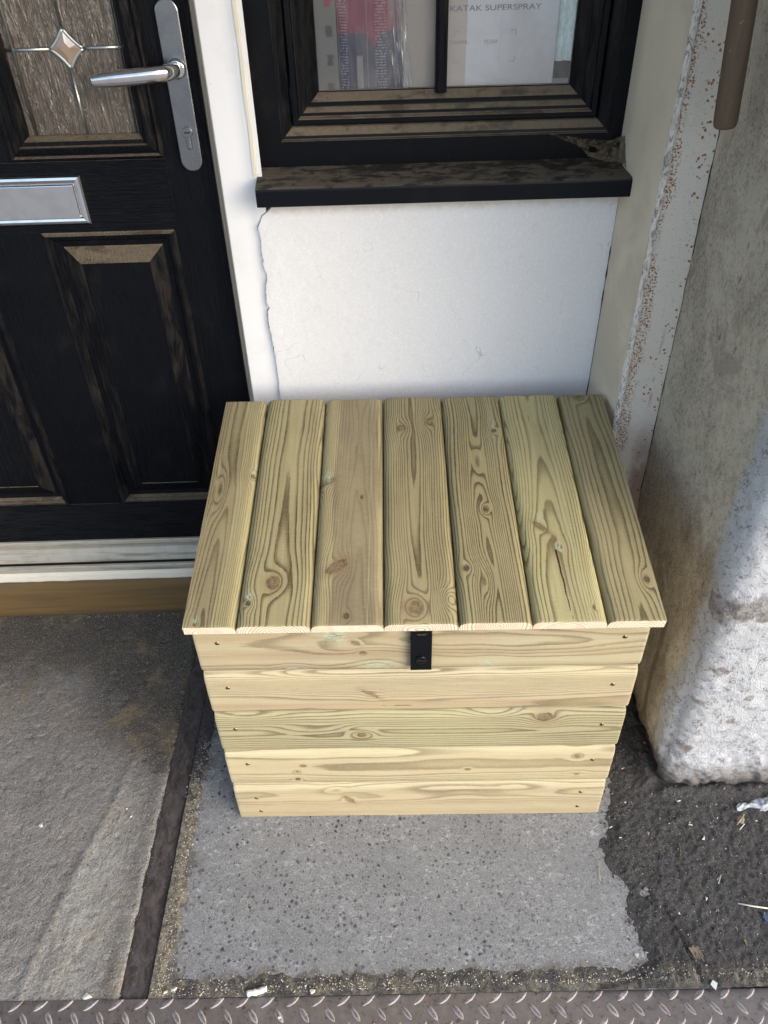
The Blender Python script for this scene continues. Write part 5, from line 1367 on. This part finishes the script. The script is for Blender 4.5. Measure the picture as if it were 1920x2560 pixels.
# front panel --------------------------------------------------------
BW = BX1 - BX0
zsm = [0.0, 0.1112, 0.2228, 0.3360, 0.4468, 0.5560]
def fplace(zc, dy):
    def f(u, v, h): return (-BW / 2 + u, dy + 0.019 - h, zc + v)
    return f
def KF(x, z, s, i, **k): return dict(u=x - BX0, v=z - (zsm[i] + zsm[i + 1]) / 2, s=s, **k)
fc = [  # tone drops at some top edges: brighter lit shoulders put into the colour
    dict(seed=11, pv=0.02, pd=-0.075, pda=0.006, pva=0.004, sp=0.0021, tone=lambda u, v: 0.35 - 0.35 * ss(v, 0.75, 0.9) + 0.2 * np.sin(v * 18), con=0.6,
         knots=[KF(-0.125, 0.095, 0.007, 0, el=2.0, an=0.7, dark=0.0, st=4.0, amp=0.8, heart=False), KF(-0.100, 0.060, 0.0045, 0, el=3.2, an=-0.9, dark=0.0, st=4.0)]),
    dict(seed=12, pv=0.01, pd=-0.07, pda=0.006, pva=0.004, sp=0.0024, tone=lambda u, v: 0.30 - 0.3 * ss(v, 0.85, 0.95) + 0.12 * np.sin(v * 13 + u * 2), con=0.7,
         knots=[KF(-0.193, 0.159, 0.0028, 1, dark=0.5, st=5), KF(-0.194, 0.134, 0.0040, 1, dark=0.7, st=3.5), KF(-0.180, 0.178, 0.0030, 1, dark=0.1, el=1.6, st=3.5), KF(0.328, 0.198, 0.0052, 1, dark=0.3, st=3.5, el=1.1),
                KF(0.127, 0.160, 0.0026, 1, dark=0.3, el=2.0, st=4), KF(0.334, 0.140, 0.0026, 1, dark=0.1, el=2.0, st=4)]),
    dict(seed=13, pv=0.0, pd=-0.004, sp=0.0052, tone=lambda u, v: 0.22 + 0.12 * np.sin(u * 9), con=0.95,
         knots=[KF(-0.066, 0.273, 0.0062, 2, dark=0.15, st=3.4, el=1.3, amp=2.5, len=1.8), KF(0.255, 0.318, 0.0100, 2, dark=0.32, el=1.45, st=2.4, amp=2.2), KF(0.165, 0.329, 0.007, 2, heart=False, amp=2.0, len=3.2, st=2, pull=0.2),
                KF(-0.15, 0.29, 0.008, 2, heart=False, amp=2.0, len=4.0, st=2.5, pull=0.2), KF(-0.26, 0.33, 0.006, 2, heart=False, amp=2.0, len=5.0, st=2.5, pull=0.2)]),
    dict(seed=14, pv=-0.03, pd=-0.08, pda=0.005, pva=0.004, sp=0.0019, tone=lambda u, v: 0.20 + 0.65 * np.exp(-((v - 0.22) / 0.07) ** 2) - 0.4 * ss(v, 0.80, 0.9), con=0.75,
         knots=[KF(-0.047, 0.389, 0.0038, 3, el=4.6, an=-0.65, dark=0.0, st=4.0, amp=0.7)],
         cracks=[(0.285, 0.345, -0.0335, -0.0345, 0.8)]),
    dict(seed=15, pv=0.02, pd=-0.08, pda=0.006, pva=0.004, sp=0.0024, tone=lambda u, v: 0.45 + 0.25 * np.sin(v * 16 + 1) - 0.5 * ss(u, 0.55, 0.7) * 0.5, con=0.7,
         knots=[KF(-0.066, 0.519, 0.0033, 4, el=2.5, an=-0.6, dark=0.25, st=5.0, teal=0.2), KF(-0.056, 0.496, 0.0028, 4, dark=0.45, el=1.6, st=4.0),
                KF(-0.17, 0.452, 0.006, 4, heart=False, teal=0.9, tu=0.0, amp=0.2), KF(-0.03, 0.455, 0.012, 4, heart=False, teal=0.9, tu=0.0, amp=0.2), KF(0.15, 0.462, 0.006, 4, heart=False, teal=0.8, tu=0, amp=0.1), KF(-0.10, 0.535, 0.010, 4, heart=False, teal=0.7, tu=0, amp=0.1)]),
]
bds = []
for c_, (v_, g_) in zip(fc, ((1.05, 0.0), (1.09, 0.2), (0.90, 0.9), (1.02, 0.0), (0.92, 0.1))): c_['val'] = v_; c_['green'] = g_
for i in range(5):
    bds.append(dict(L=BW, W=zsm[i + 1] - zsm[i] - 0.0006, T=0.0190, cfg=fc[i], place=fplace((zsm[i] + zsm[i + 1]) / 2, 0.0), sides=('r' if i == 0 else 'lr'), shoulder=0.023, drop=0.0110, bev=0.0010))
V, F, A = build_boards(bds)
front = link('front_panel', np_mesh('front_panel', V, F, True, A), PINE_FRONT, chest); ang_smooth(front)
# side and back panels from the same boards
def side_panel(x, sgn):
    bd = []
    for i in range(5):
        zc = (zsm[i] + zsm[i + 1]) / 2
        def f(u, v, h, zc=zc): return (x + sgn * (h - 0.019), 0.0195 + u, zc + v)
        c = dict(fc[i]); c['seed'] = 30 + i + (10 if sgn > 0 else 0); c['knots'] = []; c['cracks'] = []
        bd.append(dict(L=0.470, W=zsm[i + 1] - zsm[i] - 0.0006, T=0.019, cfg=c, place=f, shoulder=0.020, drop=0.0085))
    # tapered top board closes the slope
    V, F, A = build_boards(bd)
    top = V[:, 2] > 0.4475
    V[top, 2] = 0.4475 + (V[top, 2] - 0.4475) * (0.105 + V[top, 1] * math.tan(SL)) / 0.1085
    o = link('side_panel', np_mesh('side_panel', V, F, True, A), PINE_FRONT, chest); ang_smooth(o)
side_panel(-BW / 2 + 0.0002, -1); side_panel(BW / 2 - 0.0002, 1)
bm = bmesh.new()
box_bm(bm, -BW / 2 + 0.020, 0.4700, 0.0, BW / 2 - 0.020, 0.4890, 0.636, 0.001)
cfgb = dict(fc[4]); cfgb['seed'] = 60; cfgb['knots'] = []
V, F, A = build_boards([dict(L=BW - 0.04, W=0.63, T=0.018, cfg=cfgb, place=lambda u, v, h: (BW / 2 - 0.02 - u, 0.471 + h, 0.3165 + v), sides='')])
bm.free()
link('back_panel', np_mesh('back_panel', V, F, True, A), PINE_FRONT, chest)

# screws
def screw(name, x, z, parent, r=0.0038):
    o = tube(name, [(x, 0.0015, z), (x, -0.0004, z), (x, -0.0008, z), (x, -0.0001, z)], [r, r, r * 0.75, r * 0.35], SCREW, parent, 14)
    return o
for (x, z) in [(-0.286, 0.523), (-0.286, 0.411), (-0.290, 0.295), (-0.283, 0.186), (-0.281, 0.069), (-0.278, 0.021), (0.358, 0.524), (0.358, 0.406), (0.357, 0.295), (0.357, 0.186), (0.350, 0.077), (0.351, 0.025)]:
    screw('screw', x - BCX, z, front)

# hasp
def hasp():
    x0, x1, z0, z1 = 0.0203 - BCX, 0.0541 - BCX, 0.4625, 0.5680
    hs = empty('hasp', (0, 0, 0)); hs.parent = chest
    y0, y1 = -0.0098, -0.0075
    sx0, sx1, sz0, sz1 = x0 + 0.0095, x1 - 0.0085, 0.5465, 0.5500
    o = holed_plate('strap', [x0, sx0, sx1, x1], [z0, sz0, sz1, z1], [(sx0, sz0, sx1, sz1)], y0, y1, BLACKPAINT, hs)
    # staple seen through the slot
    box('staple', (sx0 + 0.001, -0.0112, sz0 + 0.0002, sx1 - 0.001, 0.001, sz1 - 0.0005), SCREW, hs, 0.0003)
    cx, cz = 0.0368 - BCX, 0.4885
    kb = tube('turn_button', [(cx, y1, cz), (cx, y0 - 0.0015, cz), (cx, y0 - 0.0028, cz), (cx, y0 - 0.0030, cz)], [0.0088, 0.0088, 0.0078, 0.0060], BLACKPAINT, hs, 30)
    box('slot', (cx - 0.0072, y0 - 0.0034, cz - 0.0009, cx + 0.0098, y0 - 0.0024, cz + 0.0009), DARKMETAL, kb, 0.0003)
    box('spacer', (x0 + 0.004, -0.0075, 0.470, x1 - 0.004, 0.0015, 0.500), BLACKPAINT, hs, 0.001)
hasp()

#@@DEBRIS
# ------------------------------------------------------------------ small litter
def chip_bm(bm, c, r, rng, flat=0.5, stretch=1.0, rot=0):
    ps = []
    for _ in range(9):
        d = Vector((rng.gauss(0, 1), rng.gauss(0, 1), rng.gauss(0, 1))).normalized() * rng.uniform(0.75, 1.0)
        d.x *= stretch; x, y = d.x * math.cos(rot) - d.y * math.sin(rot), d.x * math.sin(rot) + d.y * math.cos(rot)
        ps.append(bm.verts.new((c[0] + x * r, c[1] + y * r, c[2] + d.z * r * flat)))
    bmesh.ops.convex_hull(bm, input=ps)

STONE = Mat('pale_stone'); _p = STONE.pos()
STONE.set('color', STONE.mix(STONE.noise(_p, 120, 4), (0.50, 0.45, 0.36), (0.74, 0.71, 0.64))); STONE.set('rough', 0.8); STONE = STONE.m
STONE_D = Mat('brown_stone'); _p = STONE_D.pos()
STONE_D.set('color', STONE_D.mix(STONE_D.noise(_p, 120, 4), (0.13, 0.11, 0.09), (0.30, 0.26, 0.22))); STONE_D.set('rough', 0.85); STONE_D = STONE_D.m
def stone(px, py, r, label, mat=STONE, z=0.003, stretch=1.2, rot=0.4, flat=0.6):
    rng = random.Random(int(px * 7 + py)); c = gp(px, py); bm = bmesh.new()
    chip_bm(bm, (0, 0, 0), r, rng, flat, stretch, rot); bmesh.ops.remove_doubles(bm, verts=bm.verts, dist=r * 0.05)
    bmesh.ops.bevel(bm, geom=list(bm.edges), offset=r * 0.08, segments=1, affect='EDGES')
    o = bm_obj('stone_chip', bm, mat); o.location = (c[0], c[1], z)
    tag(o, label, 'stone chip', 'loose stone chips on the floor')
stone(105, 2064, 0.0065, 'pale stone chip lying alone on the left concrete')
stone(318, 2024, 0.0026, 'tiny white chip beside the dark channel, upper of two')
stone(329, 2041, 0.0032, 'slim white chip just left of the dark channel', stretch=1.9, rot=0.9)
stone(435, 2474, 0.0060, 'pale triangular chip near the foot of the dark channel', flat=0.5)
stone(415, 2481, 0.0045, 'small chip left of the triangular one by the plate')
stone(219, 2491, 0.0072, 'flat cream chip against the chequer plate edge at left', stretch=1.7, flat=0.35, rot=0.1)
stone(1729, 2003, 0.0120, 'grey brown flat stone below the white pier', STONE_D, 0.006, 1.3, 2.8)
stone(1847, 2055, 0.0120, 'brown crumbled lump beside the blue grey rag', STONE_D, 0.006, 1.1, 1.2)
stone(1724, 2066, 0.0055, 'round white pebble in the middle of the dark soil', z=0.007, stretch=1.0)
stone(1618, 2087, 0.0055, 'small grey pebble left of the white pebble on soil', STONE_D, 0.006, 1.1)
stone(1618, 2134, 0.0042, 'pale sliver on the soil halfway to the plate', z=0.006, stretch=1.6)
stone(1801, 2090, 0.0040, 'cream crumb below the brown lump on the soil', z=0.006)
stone(1696, 2288, 0.0044, 'cream crumb near the buried timber edge', z=0.006)
stone(1580, 2308, 0.0052, 'tan pebble at the ragged slab edge', STONE_D, 0.005)
stone(1614, 2225, 0.0060, 'rusty brown nugget at the small hole in the soil', STONE_D, 0.004)
stone(1592, 2392, 0.0055, 'white fleck of mortar at the lower slab corner', z=0.004, flat=0.3)
stone(701, 2545, 0.0045, 'cream chip lying on the chequer plate', z=0.004)
stone(779, 2481, 0.0065, 'cream flat chip right of the white stub', stretch=1.7, rot=0.3, flat=0.4)

def stub():
    c0, c1 = gp(619, 2490), gp(668, 2477)
    m = Mat('white_paper'); p = m.pos(); m.set('color', m.mix(m.noise(p, 90, 4), (0.62, 0.62, 0.60), (0.82, 0.83, 0.83))); m.set('rough', 0.8)
    a = Vector((c0[0], c0[1], 0.0075)); b = Vector((c1[0], c1[1], 0.0078))
    V = []; F = []
    pts = [a.lerp(b, t) + Vector((0, 0.0006 * math.sin(t * 9), 0.0004 * math.sin(t * 7))) for t in np.linspace(0, 1, 12)]
    o = tube('paper_stub', pts, [0.0042 + 0.0006 * math.sin(i * 1.7) for i in range(12)], m.m, None, 14, squash=1.15)
    tag(o, 'crushed white paper stub lying against the chequer plate', 'paper stub')
stub()
STRAW = simple('dry_straw', (0.42, 0.36, 0.22), 0.7); STRAW_L = simple('pale_straw', (0.68, 0.68, 0.55), 0.6); TWIG = simple('twig_brown', (0.17, 0.12, 0.075), 0.8)
def straw(pts, r, mat, label, z=0.0075, cat='straw'):
    P = []
    for i, (a, b) in enumerate(pts):
        c = gp(a, b); P.append((c[0], c[1], z + 0.001 * (i % 2)))
    o = tube('straw', P, r, mat, None, 6); tag(o, label, cat, 'straws and twigs on the soil')
straw([(1841, 2264), (1880, 2272), (1935, 2279)], 0.0014, STRAW_L, 'long pale straw at the right edge of the soil', 0.009)
straw([(1664, 2109), (1696, 2114), (1700, 2149)], 0.0006, TWIG, 'thin bent brown twig in the middle of the soil', 0.008)
straw([(1839, 2069), (1857, 2044)], 0.0009, STRAW, 'short straw leaning on the brown lump', 0.011)
straw([(1853, 2040), (1856, 2060)], 0.0008, STRAW, 'second short straw on the brown lump, nearer the edge', 0.012)
straw([(1846, 2080), (1858, 2066)], 0.0009, STRAW_L, 'pale short straw just below the brown lump', 0.008)
straw([(1494, 2150), (1500, 2205)], 0.0005, STRAW, 'fine upright straw lying on the grey slab', 0.004)
straw([(1521, 2075), (1529, 2071)], 0.0008, STRAW_L, 'tiny pale straw at the soil edge by the box corner', 0.007)
straw([(1790, 2205), (1800, 2192), (1793, 2215)], 0.0006, STRAW_L, 'curled white thread on the dark soil', 0.0085)
straw([(600, 2158 + 100), (612, 2240)], 0.0004, STRAW, 'faint straw on the slab near the channel', 0.0035)

def splinter():
    m = Mat('rotten_wood'); p = m.pos(); n = m.noise(m.scale(p, (200, 50, 200)), 1.0, 4, 0.7)
    m.set('color', m.mix(n, (0.07, 0.055, 0.04), (0.30, 0.25, 0.18))); m.set('rough', 0.9)
    a, b = gp(1728, 2368), gp(1752, 2408)
    bm = bmesh.new()
    d = Vector((b[0] - a[0], b[1] - a[1], 0)); n_ = Vector((-d.y, d.x, 0)).normalized()
    rng = random.Random(4)
    for k in range(5):
        o_ = n_ * (k - 2) * 0.0034
        s, e = rng.uniform(0, 0.2), rng.uniform(0.75, 1.0)
        p0 = Vector((a[0], a[1], 0.008)) + d * s + o_; p1 = Vector((a[0], a[1], 0.0085)) + d * e + o_
        w_ = n_ * 0.0020; h = Vector((0, 0, 0.003))
        vs = [bm.verts.new(q) for q in (p0 - w_ - h, p0 + w_ - h, p0 + w_, p0 - w_, p1 - w_ * 0.5 - h, p1 + w_ * 0.4 - h, p1 + w_ * 0.4, p1 - w_ * 0.5)]
        for f in ((0, 1, 2, 3), (7, 6, 5, 4), (0, 4, 5, 1), (1, 5, 6, 2), (2, 6, 7, 3), (3, 7, 4, 0)): bm.faces.new([vs[i] for i in f])
    o = bm_obj('wood_splinter', bm, m.m); tag(o, 'splintered brown wood scrap beside the buried timber edge', 'wood scrap')
splinter()

def rag():
    m = Mat('blue_grey_plastic'); p = m.pos(); n = m.noise(p, 60, 4, 0.6, 1.0)
    m.set('color', m.mix(n, (0.16, 0.18, 0.22), (0.50, 0.54, 0.60))); m.set('rough', 0.45); m.set('normal', m.bump(n, 0.5, 0.004))
    a, b = gp(1838, 2028), gp(1960, 1998)
    nu, nv = 50, 14; V = []
    d = Vector((b[0] - a[0], b[1] - a[1], 0)); n_ = Vector((-d.y, d.x, 0)).normalized()
    for i in range(nu):
        t = i / (nu - 1); wd = 0.003 + 0.011 * min(1, t * 1.6) + 0.003 * math.sin(t * 17)
        for j in range(nv):
            s = j / (nv - 1) * 2 - 1
            q = Vector((a[0], a[1], 0)) + d * t + n_ * (s * wd + 0.003 * math.sin(t * 9))
            q.z = 0.007 + 0.009 * (1 - s * s) * (0.4 + 0.6 * t) + 0.004 * float(fbm(t * 14, s * 3, seed=120))
            V.append(q)
    o = link('plastic_rag', np_mesh('plastic_rag', [tuple(v) for v in V], grid_faces(nu, nv), True), m.m)
    tag(o, 'crumpled blue grey plastic scrap below the white pier', 'plastic scrap')
rag()
def shard(px, py, r, label, col):
    c = gp(px, py); m = simple('shard_film', col, 0.3)
    bm = bmesh.new(); rng = random.Random(px); 
    top = [bm.verts.new((c[0] + r * math.cos(a) * rng.uniform(.6, 1.2), c[1] + r * math.sin(a) * rng.uniform(.5, 1), 0.0085 + 0.003 * rng.random())) for a in (0.3, 1.9, 3.0, 4.6)]
    f = bm.faces.new(top); ex = bmesh.ops.extrude_face_region(bm, geom=[f])
    for v in ex['geom']:
        if isinstance(v, bmesh.types.BMVert): v.co.z -= 0.0006
    o = bm_obj('plastic_shard', bm, m); tag(o, label, 'plastic shard')
shard(1784, 2468, 0.0085, 'translucent grey shard touching the chequer plate edge', (0.45, 0.50, 0.50))
shard(1912, 2300, 0.0085, 'dark blue shard at the right edge of the soil', (0.05, 0.08, 0.16))

# grit: uncountable crumbs along the edges and on the soil
def grit():
    rng = random.Random(11); bm_v = []; bm_f = []; mi = []
    def add(x, y, z, r, m_):
        an = rng.uniform(0, 6.28); st = rng.uniform(1, 2.4); b = len(bm_v)
        ca, sa = math.cos(an), math.sin(an)
        for (dx, dy, dz) in ((1, 0, 0), (-0.6, 0.7, 0), (-0.5, -0.8, 0), (0.1, 0.0, 0.9), (0, 0.1, -0.8)):
            dx = dx * st * rng.uniform(.7, 1.2); dy *= rng.uniform(.6, 1.1)
            bm_v.append((x + r * (dx * ca - dy * sa), y + r * (dx * sa + dy * ca), z + r * dz * 0.7))
        for f in ((0, 1, 3), (1, 2, 3), (2, 0, 3), (1, 0, 4), (2, 1, 4), (0, 2, 4)):
            bm_f.append(tuple(b + i for i in f)); mi.append(m_)
    def H(x, y):
        return float(soil_h(np.array([[x]]), np.array([[y]]))[0, 0])
    pts = []
    for _ in range(1500): pts.append((rng.uniform(-0.42, 1.0), 0.499 + abs(rng.gauss(0, 0.014)), rng.uniform(0.0005, 0.0016)))
    for _ in range(900): pts.append((-0.405 + rng.gauss(0, 0.009), rng.uniform(0.5, 1.0), rng.uniform(0.0004, 0.0014)))
    for _ in range(260): pts.append((-0.475 + rng.gauss(0, 0.004), rng.uniform(0.5, 1.25), rng.uniform(0.0003, 0.0008)))
    for _ in range(1300): pts.append((rng.uniform(0.40, 0.95), rng.uniform(0.50, 1.1), rng.uniform(0.0004, 0.0012)))
    for _ in range(2600): pts.append((rng.uniform(0.41, 0.98), rng.uniform(0.50, 1.05), 0.0006 + 0.0022 * rng.random() ** 2))
    nd = len(pts)
    for _ in range(60): pts.append((rng.uniform(0.43, 0.98), rng.uniform(0.50, 0.98), rng.uniform(0.002, 0.004)))
    for _ in range(170): pts.append((rng.uniform(-0.39, 0.43), rng.uniform(0.52, 0.82), rng.uniform(0.0003, 0.0009)))
    for _ in range(260): pts.append((rng.uniform(-1.0, -0.48), rng.uniform(0.5, 1.39), rng.uniform(0.0003, 0.0009)))
    for _ in range(120): pts.append((rng.uniform(-0.8, -0.48), 1.39 + rng.gauss(0, 0.004), rng.uniform(0.0005, 0.0014)))
    P = np.array([(a, b) for a, b, c in pts]); Hh = soil_h(P[:, 0], P[:, 1])
    for i_, ((x, y, r), h) in enumerate(zip(pts, Hh)):
        z = max(float(h), 0.0014) if x > -0.42 else 0.0006
        add(x, y, z + r * 0.3, r, (2 if rng.random() < 0.7 else 3) if nd - 2600 <= i_ < nd else (0 if rng.random() < 0.55 else (1 if rng.random() < 0.6 else 2)))
    me = bpy.data.meshes.new('grit'); me.from_pydata(bm_v, [], bm_f); me.update()
    for m_ in (simple('grit_white', (0.62, 0.60, 0.54), 0.8), simple('grit_tan', (0.36, 0.29, 0.15), 0.8), simple('grit_dark', (0.035, 0.032, 0.03), 0.8), simple('grit_grey', (0.13, 0.125, 0.12), 0.8)): me.materials.append(m_)
    me.polygons.foreach_set('material_index', mi)
    o = bpy.data.objects.new('grit', me); COL.objects.link(o); tag(o, 'pale crumbs of grit scattered over the floor and soil', 'grit', kind='stuff')
grit()

# ------------------------------------------------------------------ porch roof that shades the doorway (above the view)
o = box('porch_roof', (-2.6, -0.35, 2.36, 2.2, 1.62, 2.44), simple('roof_boards', (0.50, 0.50, 0.49), 0.8), None, 0.0)
tag(o, 'boarded porch roof over the door and window', 'roof')
